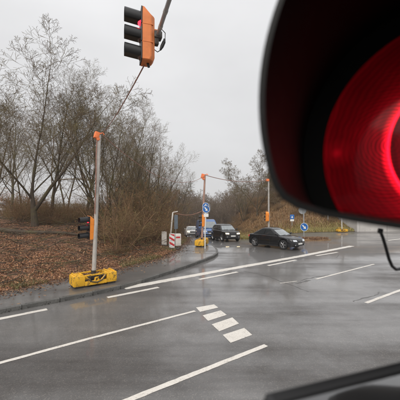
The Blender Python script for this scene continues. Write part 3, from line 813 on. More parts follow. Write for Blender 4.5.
# ------------------------------------------------------------------ right side: keep-right sign on its island, verge posts, wall
ip = Vector((8.45, 24.4, 0)); ip.z = float(z_road(8.45, 24.4))
m_ = MB(); n = 40; rings = []
for rr, z in ((1.0, -.02), (.97, .09), (.86, .12), (.5, .2), (.2, .24)):
    ring = []
    for k in range(n):
        a = 6.2832 * k / n; j = 1 + .06 * math.sin(3 * a + 1)
        ring.append(m_.bm.verts.new((ip.x + .75 + 1.35 * rr * math.cos(a) * j, ip.y - .2 + .55 * rr * math.sin(a) * j, ip.z + z * (1 if rr > .9 else .8 + .2 * math.sin(5 * a)))))
    rings.append(ring)
for A_, B_ in zip(rings, rings[1:]):
    for k in range(n): m_.bm.faces.new((A_[k], A_[(k + 1) % n], B_[(k + 1) % n], B_[k]))
m_.bm.faces.new(rings[-1]); o = m_.done('traffic_island', M['bank_far'], smooth=True); o['kind'] = 'structure'
ks = empty('road_sign', ip + Vector((.0, 0, .05)), 'round blue keep-right arrow sign low on a post at the traffic island', 'road sign', R(0))
m_ = MB(); m_.tube([(0, 0, -.1), (-.02, 0, 2.65)], .04, 10); m_.done('post', M['steel'], ks, smooth=True)
round_sign(ks, 1.02, .34, None, arrow=R(-45), rz=R(-46), y=-.07, xoff=.0)
round_sign(ks, 2.38, .31, None, back=True, rz=R(-10), y=.05, xoff=-.1, name='sign_back')

def verge_post(name, label, X_, d, y_top, m_p, r, cat='post'):
    p = Vector((X_, d, float(z_emb(X_, d)) if right_o(X_, d) > 0 else float(z_road(X_, d)))); e = empty(name, p, label, cat)
    m_ = MB(); m_.tube([(0, 0, -.1), (0, 0, px(0, y_top, d)[2] - p.z)], r, 8); m_.done('post', m_p, e, smooth=True); return e
d = 31.5; s2 = Vector(((292 - 200) / 300 * d, d, 0)); s2.z = float(z_emb(s2.x, s2.y))
r_ = empty('road_sign', s2, 'small square blue sign with white plate below it on the far verge', 'road sign')
zc = px(0, 216.8, d)[2] - s2.z
m_ = MB(); m_.tube([(0, 0, -.1), (0, 0, zc + .25)], .03, 8); m_.done('post', M['steel'], r_, smooth=True)
m_ = MB(); m_.box((0, -.045, zc), (.44, .016, .46), bev=.012); sq = m_.done('sign_face', M['sign_blue'], r_)
m_ = MB(); m_.poly([(-.09, -.054, zc - .12), (.09, -.054, zc - .12), (.05, -.054, zc + .02), (.0, -.054, zc + .12), (-.05, -.054, zc + .02)], off=(0, -.004, 0)); m_.done('symbol', M['sign_white'], sq)
m_ = MB(); m_.box((0, -.045, zc - .36), (.40, .016, .20), bev=.006); m_.done('plate', M['sign_white'], r_)
verge_post('marker_post', 'slim pale post on the brown embankment', 128 / 300 * 34, 34, 210, M['post_white'], .04)
d = 31; yb = Vector((142 / 300 * d, d, 0)); yb.z = float(z_road(yb.x, yb.y)) + .02
r_ = empty('signal_mast', yb, 'short white pole in a yellow ballast base on the far verge near the wall', 'signal pole', R(8))
base_parts(r_); m_ = MB(); m_.tube([(0, 0, .1), (-.05, 0, 2.6)], .06, 10); m_.done('pole', M['post_white'], r_, smooth=True); r_.scale = (.72, .72, .62)
r_.children[-1].scale = (1.2, 1.2, 1.5)

wl = empty('concrete_wall', (16.6, 31.2, 0), 'low grey concrete wall along the far edge of the road', 'wall', math.atan2(1.6, 22))
for k in range(5):
    m_ = MB(); m_.box((k * 3.0 + 1.5, .15, .68), (2.97, .3, 1.36 + .0), bev=.015); m_.done('wall_panel', M['concrete'], wl)
    m_ = MB(); m_.box((k * 3.0 + 1.5, .15, 1.40), (2.98, .38, .08), bev=.012); m_.done('coping', M['concrete'], wl)
m_ = MB(); m_.box((-.14, 2.2, .75), (.28, 4.4, 1.5), bev=.015); m_.done('return_wall', M['concrete'], wl)

# ------------------------------------------------------------------ cars
def smooth_interp(P, s):
    P = np.array(P, float); g = np.linspace(P[0, 0], P[-1, 0], 120); v = np.interp(g, P[:, 0], P[:, 1])
    for _ in range(6): v[1:-1] = (v[:-2] + 2 * v[1:-1] + v[2:]) / 4
    return np.interp(s, g, v)

def car(name, label, loc, heading, paint, top, half, cab, wb, wr, L, zb=.2, group=None, lights='off', van=False, cat='car'):
    """x forward, y left, z up; top/half: belt-line height and half width along the length; cab: greenhouse corners"""
    root = empty(name, loc, label, cat, math.atan2(heading[1], heading[0]), group)
    ws = [-wb / 2 + cab.get('shift', -.03), wb / 2 + cab.get('shift', -.03)]
    s = np.unique(np.r_[np.linspace(-L / 2, L / 2, 44), *[w_ + np.linspace(-wr * 1.16, wr * 1.16, 15) for w_ in ws]])
    zt = smooth_interp(top, s); hw = smooth_interp(half, s)
    bm = bmesh.new(); rings = []
    for x, z1, h in zip(s, zt, hw):
        lo = zb + .10 * sstep(.82, 1., abs(x) / (L / 2)); arch = 0
        for w_ in ws:
            if abs(x - w_) < wr * 1.16: arch = max(arch, math.sqrt((wr * 1.16) ** 2 - (x - w_) ** 2) + wr)
        e = max(lo, arch); e = min(e, z1 - .08); mid = e + (z1 - e) * .5
        half_r = [(0, max(lo, min(e, wr * 1.6))), (h * .72, max(lo, min(e, wr * 1.6))), (h * .80, e), (h * .965, e + .004), (h, e + (z1 - e) * .22), (h * 1.0, mid), (h * .985, z1 - (z1 - e) * .2), (h * .95, z1 - .035), (h * .88, z1), (h * .45, z1 + .022), (0, z1 + .03)]
        rings.append([bm.verts.new((x, y, z)) for y, z in half_r] + [bm.verts.new((x, -y, z)) for y, z in half_r[-2:0:-1]])
    k = len(rings[0])
    for A_, B_ in zip(rings, rings[1:]):
        for j in range(k): bm.faces.new((A_[j], A_[(j + 1) % k], B_[(j + 1) % k], B_[j]))
    bm.faces.new(rings[0]); bm.faces.new(rings[-1][::-1])
    bmesh.ops.recalc_face_normals(bm, faces=bm.faces)
    me = bpy.data.meshes.new('body'); bm.to_mesh(me); bm.free(); me.shade_smooth(); me.set_sharp_from_angle(angle=R(40))
    put('body', me, paint, root); body_me = me
    # greenhouse
    z0, z1 = cab['z0'], cab['z1']; r0, f0, r1, f1 = cab['r0'], cab['f0'], cab['r1'], cab['f1']; w0, w1 = cab['w0'], cab['w1']
    ease = lambda v: v
    def outline(v, off=0.):
        ex = max(0., v - .82) ** 2 * 3.2; rr = r0 + (r1 - r0) * v + ex; ff = f0 + (f1 - f0) * v - ex; ww = w0 + (w1 - w0) * (v ** 1.25) - ex * .45 + off
        bow = .10 + .03 * v; return rr - off, ff + off, ww, bow
    def P_side(u, v, sgn, off=.006):
        rr, ff, ww, bow = outline(v, off); return (rr + .10 + (ff - rr - .2) * u, sgn * ww, z0 + (z1 - z0) * v)
    def P_front(u, v, off=.006):
        rr, ff, ww, bow = outline(v, off); q = 2 * u - 1; return (ff + bow * (1 - q * q) - .02, q * (ww - .07), z0 + (z1 - z0) * v)
    def P_rear(u, v, off=.006):
        rr, ff, ww, bow = outline(v, off); q = 2 * u - 1; return (rr - bow * .7 * (1 - q * q) + .02, q * (ww - .07), z0 + (z1 - z0) * v)
    bm = bmesh.new(); rings = []
    for v in (0, .25, .5, .7, .82, .89, .95, 1.0):
        rr, ff, ww, bow = outline(v); ring = []; inset = .0 if v < 1 else .05; zz = z0 + (z1 - z0) * v + (0 if v < 1 else .015)
        for u in np.linspace(0, 1, 7):
            p = P_front(u, v, 0); ring.append((p[0] - inset, p[1] * (1 - inset), zz))
        for u in np.linspace(1, 0, 6): p = P_side(u, v, 1, 0); ring.append((p[0], p[1] - inset, zz))
        for u in np.linspace(1, 0, 7): p = P_rear(u, v, 0); ring.append((p[0] + inset, p[1] * (1 - inset), zz))
        for u in np.linspace(0, 1, 6): p = P_side(u, v, -1, 0); ring.append((p[0], p[1] + inset, zz))
        rings.append([bm.verts.new(p) for p in ring])
    k = len(rings[0])
    for A_, B_ in zip(rings, rings[1:]):
        for j in range(k): bm.faces.new((A_[j], A_[(j + 1) % k], B_[(j + 1) % k], B_[j]))
    c = bm.verts.new(((r1 + f1) / 2, 0, z1 + .045))
    for j in range(k): bm.faces.new((rings[-1][j], rings[-1][(j + 1) % k], c))
    bmesh.ops.recalc_face_normals(bm, faces=bm.faces)
    me = bpy.data.meshes.new('cabin'); bm.to_mesh(me); bm.free(); me.shade_smooth(); me.set_sharp_from_angle(angle=R(50))
    put('cabin', me, paint, root)
    def patch(name_, fn, us, vs, m_, par=root):
        V = [fn(u, v) for v in vs for u in us]; nu = len(us)
        F = [(j * nu + i, j * nu + i + 1, (j + 1) * nu + i + 1, (j + 1) * nu + i) for j in range(len(vs) - 1) for i in range(nu - 1)]
        me = mesh_from(name_, V, F); me.shade_smooth(); return put(name_, me, m_, par)
    patch('windscreen', lambda u, v: P_front(u, v), np.linspace(.03, .97, 9), np.linspace(.04, .93, 5), M['screen'])
    if not van: patch('rear_window', lambda u, v: P_rear(u, v), np.linspace(.06, .94, 9), np.linspace(.08, .86, 5), M['glass'])
    for sg in (-1, 1):
        for a_, b_ in cab['win']:
            patch('side_window', lambda u, v, sg=sg: P_side(u, v, sg), np.linspace(a_, b_, 4), np.linspace(.08, .88, 4), M['glass'])
    # wheels
    for w_ in ws:
        for sg in (-1, 1):
            ht = float(np.interp(w_, s, hw)) - .10
            mt = Matrix.Translation((w_, sg * ht, wr)) @ Matrix.Rotation(R(-90 * sg), 4, 'X')
            m_ = MB(); m_.lathe([(wr * .66, -.1), (wr * .93, -.1), (wr, -.06), (wr, .06), (wr * .93, .1), (wr * .68, .1), (wr * .66, .085)], 28)
            ty = m_.done('wheel', M['rubber'], root, smooth=True); ty.matrix_local = mt
            m_ = MB(); m_.lathe([(wr * .68, .08), (wr * .64, .075), (wr * .60, .05), (wr * .58, .02)], 28)
            for q in range(5):
                a = 6.2832 * q / 5
                for da in (-.14, .14):
                    m_.bar((math.cos(a) * .03, math.sin(a) * .03, .07), (math.cos(a + da) * wr * .63, math.sin(a + da) * wr * .63, .07), .022, .018, 5)
            m_.lathe([(.0005, .085), (.05, .08), (.055, .05)], 12); m_.done('rim', M['alloy'], ty, smooth=True)
            m_ = MB(); m_.lathe([(.0005, .01), (wr * .6, .01)], 20); m_.done('brake_disc', M['dark'], ty)
    # front: grille, lamps, plate, bumper intake; rear lamps
    hf = float(np.interp(L / 2 - .12, s, hw)); zf = float(np.interp(L / 2 - .12, s, zt))
    gz = cab.get('gz', zf - .17)
    bvh = BVHTree.FromPolygons([v_.co.copy() for v_ in body_me.vertices], [tuple(p_.vertices) for p_ in body_me.polygons])
    def nose(y, z, sg_=1):
        hit = bvh.ray_cast(Vector((sg_ * L, y, z)), Vector((-sg_, 0, 0)))
        return hit[0].x if hit[0] is not None else sg_ * (L / 2 - .25)
    def flank(x, z, sg_):
        hit = bvh.ray_cast(Vector((x, sg_ * 2, z)), Vector((0, -sg_, 0)))
        return abs(hit[0].y) if hit[0] is not None else .8
    def face(name_, y0, y1, za, zb_, m_, off=.012, n1=7, sl=0., par=root):
        us = np.linspace(0, 1, n1); V = []
        for v in (0, .5, 1):
            for u in us:
                y = y0 + (y1 - y0) * u; z = za + (zb_ - za) * v + sl * u; V.append((nose(y, z) + off, y, z))
        F = [(j * n1 + i, j * n1 + i + 1, (j + 1) * n1 + i + 1, (j + 1) * n1 + i) for j in range(2) for i in range(n1 - 1)]
        me = mesh_from(name_, V, F); me.shade_smooth(); return put(name_, me, m_, par)
    gw = cab.get('gw', .3)
    for sg in (-1, 1):
        if cab.get('kidney'):
            face('grille', sg * .02, sg * .19, gz - .11, gz + .05, M['dark'], .016); 
            fr = MB(); x_ = nose(.1, gz) + .02
            fr.tube([(x_, sg * .02, gz - .115), (x_, sg * .02, gz + .055), (x_ - .005, sg * .2, gz + .055), (x_ - .01, sg * .19, gz - .115), (x_, sg * .02, gz - .115)], .010, 5); fr.done('grille_frame', M['alloy'], root)
        face('headlight', sg * (gw * .95), sg * (hf * .93), gz - .035, gz + .07, M['lamp_warm'] if lights == 'on' else M['lamp_faint_glow'], .014, sl=.02)
        face('intake', sg * (hf * .55), sg * (hf * .93), gz - .34, gz - .24, M['dark'], .014)
        m_ = MB(); m_.lathe([(.0005, .02), (.04, .01), (.045, 0)], 12, Matrix.Translation((nose(hf * .75, gz - .27) + .016, sg * hf * .75, gz - .27)) @ Matrix.Rotation(R(90), 4, 'Y')); m_.done('fog_light', M['alloy'], root)
        m_ = MB(); m_.box((f0 - .18, sg * (w0 + .14), z0 + .09), (.1, .19, .12), bev=.035); m_.box((f0 - .18, sg * (w0 + .03), z0 + .04), (.05, .12, .04), bev=.01); m_.done('mirror', paint, root, smooth=True)
        m_ = MB(); m_.box((nose(sg * float(hw[3]) * .82, z0 - .16, -1) + .07, sg * float(hw[3]) * .82, z0 - .16), (.17, .2, .13), bev=.03); m_.done('tail_light', M['sign_red'], root, smooth=True)
        for q in cab.get('handles', (-.55, .28)):
            hy = float(np.interp(q, s, hw)); m_ = MB(); m_.box((q, sg * (flank(q, z0 - .13, sg) + .006), z0 - .13), (.17, .03, .03), bev=.01); m_.done('door_handle', paint, root)
        for q in cab.get('seams', (-.78, .12, .92)):
            hy = float(np.interp(q, s, hw)); m_ = MB(); m_.box((q, sg * (flank(q, .56, sg) - .003), .56), (.012, .012, .5)); m_.done('door_gap', M['dark'], root)
        m_ = MB(); m_.box((0, sg * (float(np.interp(0, s, hw)) - .012), zb + .05), (wb - 2.5 * wr, .05, .09), bev=.015); m_.done('sill', M['dark'], root)
    if not cab.get('kidney'): face('grille', -gw * .8, gw * .8, gz - .13, gz + .06, M['dark'], .014)
    face('lower_grille', -gw * 1.2, gw * 1.2, gz - .36, gz - .25, M['dark'], .014)
    m_ = MB(); m_.box((nose(0, gz - .19) + .03, 0, gz - .19), (.015, .48, .105), bev=.003); m_.done('number_plate', M['plate'], root)
    for q in (-.3, .3):
        m_ = MB(); m_.tube([(f0 + .10, q - .25, z0 + .03), (f0 + .02, q + .22, z0 + .06)], .009, 5); m_.done('wiper', M['dark'], root)
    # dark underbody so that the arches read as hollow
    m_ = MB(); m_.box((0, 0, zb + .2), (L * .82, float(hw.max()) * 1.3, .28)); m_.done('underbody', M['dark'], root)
    return root

def cz(x, y): return (x, y, float(z_road(x, y)))
def tilt(o, x, y, h):
    e = .6; h = Vector((h[0], h[1], 0)).normalized(); sd = Vector((-h.y, h.x, 0))
    gx = (float(z_road(x + h.x * e, y + h.y * e)) - float(z_road(x - h.x * e, y - h.y * e))) / (2 * e)
    gy = (float(z_road(x + sd.x * e, y + sd.y * e)) - float(z_road(x - sd.x * e, y - sd.y * e))) / (2 * e)
    o.rotation_euler = (math.atan(gy), -math.atan(gx), o.rotation_euler[2])

# black saloon turning out of the side road
sedan_top = [(-2.05, .60), (-2.0, .82), (-1.85, .93), (-1.4, .96), (-.6, .95), (.2, .93), (.85, .91), (1.2, .87), (1.6, .80), (1.86, .745), (1.98, .69), (2.05, .56)]
sedan_half = [(-2.05, .60), (-1.98, .72), (-1.75, .80), (-1.2, .86), (0, .87), (1.1, .865), (1.6, .84), (1.86, .80), (1.99, .72), (2.05, .60)]
h = (.64, -.77); xy = (5.15, 20.5)
bmw = car('parked_car'.replace('parked', 'saloon'), 'black saloon car turning across the wet junction', cz(*xy), h, M['paint_black'], sedan_top, sedan_half,
    dict(z0=.93, z1=1.42, r0=-1.62, f0=.92, r1=-.72, f1=.08, w0=.76, w1=.57, win=((.08, .44), (.48, .90)), gz=.60, gw=.36, kidney=True), 2.55, .33, 4.1, .17)
tilt(bmw, *xy, h); bmw.scale = (.92,) * 3
# dark estate waiting behind
suv_top = [(-2.0, .62), (-1.95, .95), (-1.8, 1.02), (-.6, 1.02), (.3, 1.0), (.9, .98), (1.3, .94), (1.65, .90), (1.86, .84), (1.95, .76), (2.0, .6)]
suv_half = [(-2.0, .7), (-1.9, .82), (-1.2, .9), (0, .91), (1.1, .9), (1.55, .88), (1.8, .84), (1.94, .76), (2.0, .66)]
h = (.30, -.95); xy = (2.28, 27.4)
c_ = car('hatchback_car', 'dark hatchback car with lit headlamp waiting behind the black saloon', cz(*xy), h, M['paint_dark'], suv_top, suv_half,
    dict(z0=1.0, z1=1.52, r0=-1.85, f0=.98, r1=-1.5, f1=.25, w0=.80, w1=.62, win=((.05, .32), (.36, .64), (.68, .93)), gz=.68, gw=.42), 2.5, .34, 4.0, .2, lights='on')
tilt(c_, *xy, h)
c_.scale = (.93, .9, .98)
# blue van
van_top = [(-2.4, .7), (-2.35, 1.05), (-1, 1.12), (.6, 1.12), (1.2, 1.10), (1.7, 1.04), (2.1, .97), (2.3, .88), (2.38, .74), (2.4, .6)]
van_half = [(-2.4, .86), (-2.2, .93), (0, .95), (1.4, .93), (2.0, .91), (2.25, .86), (2.4, .76)]
h = (.16, -.98); xy = (.72, 31.9)
c_ = car('blue_van', 'blue van with a big pale windscreen behind the centre pole', cz(*xy), h, M['paint_blue'], van_top, van_half,
    dict(z0=1.1, z1=2.02, r0=-2.36, f0=1.62, r1=-2.3, f1=.72, w0=.88, w1=.74, win=((.72, .93),), gz=.78, gw=.45, handles=(.1,), seams=(-.3, .75)), 2.9, .34, 4.8, .24, lights='off', van=True, cat='van')
tilt(c_, *xy, h)
# white car far down the side road
h = (.12, -.99); xy = (-1.22, 42)
c_ = car('white_car', 'small white car with lit headlamps far down the side road', cz(*xy), h, M['paint_white'], suv_top, suv_half,
    dict(z0=1.0, z1=1.48, r0=-1.85, f0=.98, r1=-1.5, f1=.2, w0=.80, w1=.62, win=((.05, .32), (.36, .64), (.68, .93)), gz=.68, gw=.42), 2.5, .32, 4.0, .2, lights='on')
tilt(c_, *xy, h)
# pale vehicle glimpsed through the trees on the left
xy = (-29.6, 44.0); vz = float(z_bank(*xy)) + .35
car('white_van', 'pale van glimpsed between trunks at the left edge of the wood', (xy[0], xy[1], vz - .1), (.95, -.3), M['paint_white'], van_top, van_half,
    dict(z0=1.1, z1=2.02, r0=-2.36, f0=1.62, r1=-2.3, f1=.72, w0=.88, w1=.74, win=((.1, .4), (.45, .68), (.72, .93),), gz=.78, gw=.45, handles=(.1,), seams=(-.3, .75)), 2.9, .34, 4.8, .24, van=True, cat='van')

# ------------------------------------------------------------------ trees and brush
class Wood:
    """collects tapering limbs, turns them into one tube mesh per detail level"""
    def __init__(s): s.L = {}
    def add(s, lvl, pts, rad): s.L.setdefault((lvl, len(pts)), []).append((pts, rad))
    def mesh(s, name, lv, sides):
        V, F, base = [], [], 0
        for (lvl, n), items in s.L.items():
            if lvl not in lv: continue
            k = sides[lvl]
            P = np.array([i[0] for i in items], float); Rr = np.array([i[1] for i in items], float)
            D = np.empty_like(P); D[:, 1:-1] = P[:, 2:] - P[:, :-2]; D[:, 0] = P[:, 1] - P[:, 0]; D[:, -1] = P[:, -1] - P[:, -2]
            D /= np.linalg.norm(D, axis=2, keepdims=True) + 1e-9
            up = np.where(np.abs(D[..., 2:3]) > .9, np.array([1., 0, 0]), np.array([0, 0, 1.]))
            A_ = np.cross(D, up); A_ /= np.linalg.norm(A_, axis=2, keepdims=True) + 1e-9; B_ = np.cross(D, A_)
            an = np.arange(k) * 2 * np.pi / k
            ring = P[:, :, None] + Rr[:, :, None, None] * (np.cos(an)[None, None, :, None] * A_[:, :, None] + np.sin(an)[None, None, :, None] * B_[:, :, None])
            m = len(items); V.append(ring.reshape(-1, 3))
            b0_ = base + (np.arange(m) * n * k)[:, None, None] + (np.arange(n - 1) * k)[None, :, None]
            j = np.arange(k)[None, None, :]; j2 = (j + 1) % k
            F.append(np.stack(np.broadcast_arrays(b0_ + j, b0_ + j2, b0_ + k + j2, b0_ + k + j), -1).reshape(-1, 4)); base += m * n * k
        return np_mesh(name, np.concatenate(V), np.concatenate(F))

def grow(W_, r, p, d, L, rad, lvl, maxl, cfg):
    n = cfg['seg'][lvl]; pts = [p]; rads = [rad]; dirs = [d]
    end = rad * cfg['taper'][lvl]
    for k in range(n):
        wgl = cfg['wig'][lvl]
        d = Vector((d.x + r.gauss(0, wgl), d.y + r.gauss(0, wgl), d.z + r.gauss(0, wgl) + cfg['trop'][lvl])).normalized()
        p = p + d * (L / n); pts.append(p); rads.append(max(cfg['rmin'], rad + (end - rad) * (k + 1) / n)); dirs.append(d)
    W_.add(lvl, [tuple(q) for q in pts], rads)
    if lvl >= maxl: return
    c = cfg['kids'][lvl]; c = max(1, int(round(c * r.uniform(.8, 1.2)))); lo = cfg['from'][lvl]; az = r.uniform(0, 6.28)
    for j in range(c):
        t_ = lo + (1 - lo) * ((j + r.uniform(.1, .9)) / c); f_ = t_ * n; i = min(n - 1, int(f_)); q = pts[i].lerp(pts[i + 1], f_ - i); dd_ = dirs[min(i + 1, n)]
        az += 2.4 + r.uniform(-.5, .5)
        a = dd_.cross(Vector((.3, .2, .9)));  a = a.normalized() if a.length > .01 else Vector((1, 0, 0)); b_ = dd_.cross(a)
        sp_ = R(r.uniform(*cfg['ang'][lvl]))
        nd = dd_ * math.cos(sp_) + (a * math.cos(az) + b_ * math.sin(az)) * math.sin(sp_)
        rr = rads[i] * cfg['rr'][lvl] * r.uniform(.75, 1.1)
        LL = L * cfg['lr'][lvl] * (1.08 - .62 * (t_ - lo) / (1 - lo + 1e-6)) * r.uniform(.75, 1.2)
        grow(W_, r, q, nd.normalized(), LL, max(rr, cfg['rmin']), lvl + 1, maxl, cfg)

CFG = dict(seg=[9, 7, 5, 4, 3], taper=[.08, .15, .3, .4, .5], wig=[.07, .10, .10, .10, .09], trop=[.03, .06, .05, .035, .03], kids=[11, 8, 6, 4, 0],
           rr=[.46, .44, .46, .5, .6], lr=[.52, .52, .56, .62, .5], ang=[(28, 55), (28, 58), (30, 65), (30, 65), (30, 60)], rmin=.0046)
CFG['from'] = [.26, .25, .2, .15, .1]
SIDES = {0: 9, 1: 6, 2: 4, 3: 3, 4: 3}

def tree_meshes(seed, H_, rad, stems=1, cfg=CFG, maxl=4, spread=.2):
    r = random.Random(seed); W_ = Wood()
    for s_ in range(stems):
        a = r.uniform(0, 6.28) if stems > 1 else r.uniform(0, 6.28); k = spread * (1 if stems > 1 else .3)
        d0 = Vector((math.cos(a + s_ * 6.28 / stems) * k, math.sin(a + s_ * 6.28 / stems) * k, 1)).normalized()
        grow(W_, r, Vector((0, 0, -.3)), d0, H_ * r.uniform(.85, 1.0), rad * (1 if stems == 1 else .72), 0, maxl, cfg)
    tr = W_.mesh('trunk', (0, 1), SIDES); cw = W_.mesh('crown', tuple(range(2, maxl + 1)), SIDES)
    tr.materials.append(M['bark']); cw.materials.append(M['twig']); tr.shade_smooth(); cw.shade_smooth(); return tr, cw

CFG_T = dict(CFG); CFG_T['kids'] = [13, 8, 6, 4, 0]; CFG_T['ang'] = [(22, 42), (24, 50), (28, 60), (30, 60), (30, 60)]; CFG_T['lr'] = [.42, .52, .56, .62, .5]
CFG_T['from'] = [.18, .2, .2, .15, .1]
CFG_M = dict(seg=[4, 10, 7, 5, 4, 3], taper=[.3, .05, .22, .35, .4, .5], wig=[.05, .07, .10, .10, .10, .09], trop=[.02, .035, .06, .05, .035, .03], kids=[4, 13, 7, 5, 4, 0],
             rr=[.60, .42, .45, .5, .6, .6], lr=[4.0, .42, .52, .58, .62, .5], ang=[(14, 40), (26, 52), (28, 58), (30, 65), (30, 65), (30, 60)], rmin=.0058)
CFG_M['from'] = [.45, .18, .2, .2, .15, .1]
SIDES[4] = 3; SIDES[5] = 3
PROTO = {'main': tree_meshes(16, 2.6, .185, 1, CFG_M, 5), 'far': tree_meshes(16, 2.6, .2, 1, dict(CFG_M, rmin=.011), 5), 'oak': tree_meshes(3, 12.5, .30, 1), 'oak2': tree_meshes(21, 11.5, .17, 3, spread=.3), 'slim': tree_meshes(5, 11, .15, 1, CFG_T), 'slim2': tree_meshes(12, 10, .13, 2, CFG_T, spread=.18),
         'multi': tree_meshes(8, 8.5, .14, 4, CFG_T, 3, spread=.35)}
def top_of(me):
    co = np.empty(len(me.vertices) * 3, np.float32); me.vertices.foreach_get('co', co); return float(np.percentile(co[2::3], 99.9))
HT = {k: top_of(v[1]) for k, v in PROTO.items()}
def tree(kind, xpx, d, ytop, label, rz, group=None, zf=z_bank, lean=(0, 0), name='bare_tree', wide=1.):
    x = (xpx - 200) / 300 * d; z = float(zf(x, d)); Hh = px(0, ytop, d)[2] - z; k = Hh / HT[kind]
    e = empty(name, (x, d, z - .1), label, 'tree', rz, group); e.rotation_euler = (lean[0], lean[1], rz); e.scale = (k * wide, k * wide, k)
    tr, cw = PROTO[kind]; put('trunk', tr, None, e); put('crown', cw, None, e); return e

tree('main', 36, 19.5, 17, 'biggest bare tree on the litter bank, thick mossy trunk and crown reaching highest', 2.0, lean=(0, .05), wide=1.2)
tree('slim2', -12, 17, 74, 'bare tree at the left edge of the photo with branches reaching in', 2.0, wide=1.1)
tree('slim', 49, 23, 64, 'slender bare tree just right of the biggest trunk', 1.3, lean=(0, .10))
tree('slim', 12, 27, 84, 'slim bare tree between the biggest tree and the left edge', 4.0)
tree('oak2', 100, 24, 66, 'forked bare tree directly behind the leaning signal pole', 3.9, wide=1.)
tree('slim', 84, 25, 78, 'tall thin bare tree left of the leaning signal pole', 2.6)
ords = ['nearest the leaning pole', 'second right of the leaning pole', 'third right of the leaning pole', 'fourth right of the leaning pole', 'sixth right of the leaning pole', 'seventh right of the leaning pole', 'second from its right end', 'lowest, at its right end']
for k, (kind, xp, d, yt, rz) in enumerate([('multi', 113, 20, 108, .3), ('slim', 122, 26, 92, 1.9), ('multi', 133, 22, 124, 4.4), ('slim', 142, 28, 114, 5.2), ('multi', 151, 28, 140, 1.1), ('slim', 154, 33, 130, 3.3),
                                         ('slim2', 163, 36, 150, .9), ('multi', 170, 36, 170, 5.0)]):
    tree(kind, xp, d, yt, ('many-stemmed' if kind == 'multi' else 'slender') + ' bare tree in the roadside thicket, ' + ords[k], rz, 'slender bare trees in the thicket beside the side road')
for kind, xp, d, yt, rz, lab in [('slim', -8, 30, 95, 2, 'thin bare tree deep in the wood at the left edge of the photo'), ('slim2', 24, 36, 104, 1, 'thin forked bare tree deep in the wood left of the biggest trunk'),
                            ('slim2', 66, 38, 100, 3, 'bare tree deep in the wood between biggest trunk and leaning pole'), ('slim2', 108, 36, 112, 2.2, 'thin forked bare tree deep in the wood right of the leaning pole'), ('slim', 128, 44, 126, 1.2, 'bare tree farthest back behind the thicket')]:
    tree(kind, xp, d, yt, lab, rz)
# right side trees on the embankment
tree('far', 258, 41, 150, 'bare spreading tree on the embankment behind the right pole', 1.0, zf=z_emb, wide=1.15)
tree('far', 288, 46, 140, 'bare tree on the embankment half hidden by the black visor', 2.2, zf=z_emb)
tree('multi', 244, 48, 176, 'low many-stemmed bare tree at the left end of the embankment', .4, zf=z_emb, wide=1.1)
tree('far', 273, 50, 160, 'thin bare tree between the right pole and the visor', 5.1, zf=z_emb)
tree('multi', 316, 45, 185, 'bushy bare tree on top of the embankment below the visor', 3.0, zf=z_emb)
tree('slim', 345, 48, 150, 'slim bare tree on the embankment above the concrete wall', 3.6, zf=z_emb)

# brush: many thin stems from one stool
CFG_B = dict(seg=[5, 4, 3], taper=[.3, .4, .5], wig=[.2, .24, .25], trop=[.03, .02, -.02], kids=[8, 5, 0], rr=[.55, .55, .6], lr=[.55, .55, .5], ang=[(20, 60), (30, 70), (30, 60)], rmin=.0042)
CFG_B['from'] = [.15, .1, .1]
def brush_mesh(seed, stems, H_, spread, m_, leaves=0, lcol=((.22, .09, .03), (.12, .10, .03))):
    r = random.Random(seed); W_ = Wood()
    for k in range(stems):
        a = r.uniform(0, 6.28); t_ = r.uniform(0, 1) ** .6 * spread
        p = Vector((math.cos(a), math.sin(a), 0)) * r.uniform(0, .35) * H_
        grow(W_, r, p + Vector((0, 0, -.1)), Vector((math.cos(a) * t_, math.sin(a) * t_, 1)).normalized(), H_ * r.uniform(.55, 1.05), .018 * H_ / 2.5 + .006, 0, 2, CFG_B)
    me = W_.mesh('stems', (0, 1, 2), {0: 4, 1: 3, 2: 3}); me.materials.append(m_); me.shade_smooth()
    lf = None
    if leaves:
        ends = np.array([i[0][-1] for (lv, n), it in W_.L.items() if lv == 2 for i in it]); idx = nrng.integers(0, len(ends), leaves)
        lf = leaf_cloud('leaves', ends[idx] + nrng.normal(0, .08, (leaves, 3)), .045, lcol)
    return me, lf
def leaf_cloud(name, P, size, cols_, flat=0.):
    n = len(P); a = nrng.normal(0, 1, (n, 3)); a[:, 2] *= (1 - flat); a /= np.linalg.norm(a, axis=1, keepdims=True)
    c = nrng.normal(0, 1, (n, 3)); c[:, 2] *= (1 - flat); c -= a * (a * c).sum(1, keepdims=True); c /= np.linalg.norm(c, axis=1, keepdims=True)
    s_ = size * nrng.uniform(.6, 1.4, (n, 1))
    nn = np.cross(a, c); curl = nn * s_ * nrng.uniform(-.5, .5, (n, 1))
    v = np.stack([P - a * s_, P + c * s_ * .55 + curl, P + a * s_, P - c * s_ * .55 + curl], 1).reshape(-1, 3)
    me = np_mesh(name, v, np.arange(n * 4).reshape(n, 4))
    cols_ = np.array(cols_); w_ = nrng.dirichlet(np.ones(len(cols_)) * .5, n); col = (w_ @ cols_) * nrng.uniform(.7, 1.3, (n, 1))
    at = me.attributes.new('col', 'FLOAT_COLOR', 'POINT'); at.data.foreach_set('color', np.repeat(np.c_[col, np.ones(n)], 4, 0).astype(np.float32).ravel())
    me.materials.append(M['leaf']); return me
BR = [brush_mesh(31, 24, 2.6, 1.0, M['brush'], 420), brush_mesh(32, 17, 3.6, .5, M['brush'], 260), brush_mesh(33, 40, 1.5, 1.3, M['brush'], 260), brush_mesh(34, 26, 3.0, .7, M['brush'], 900, ((.34, .13, .035), (.25, .10, .04)))]
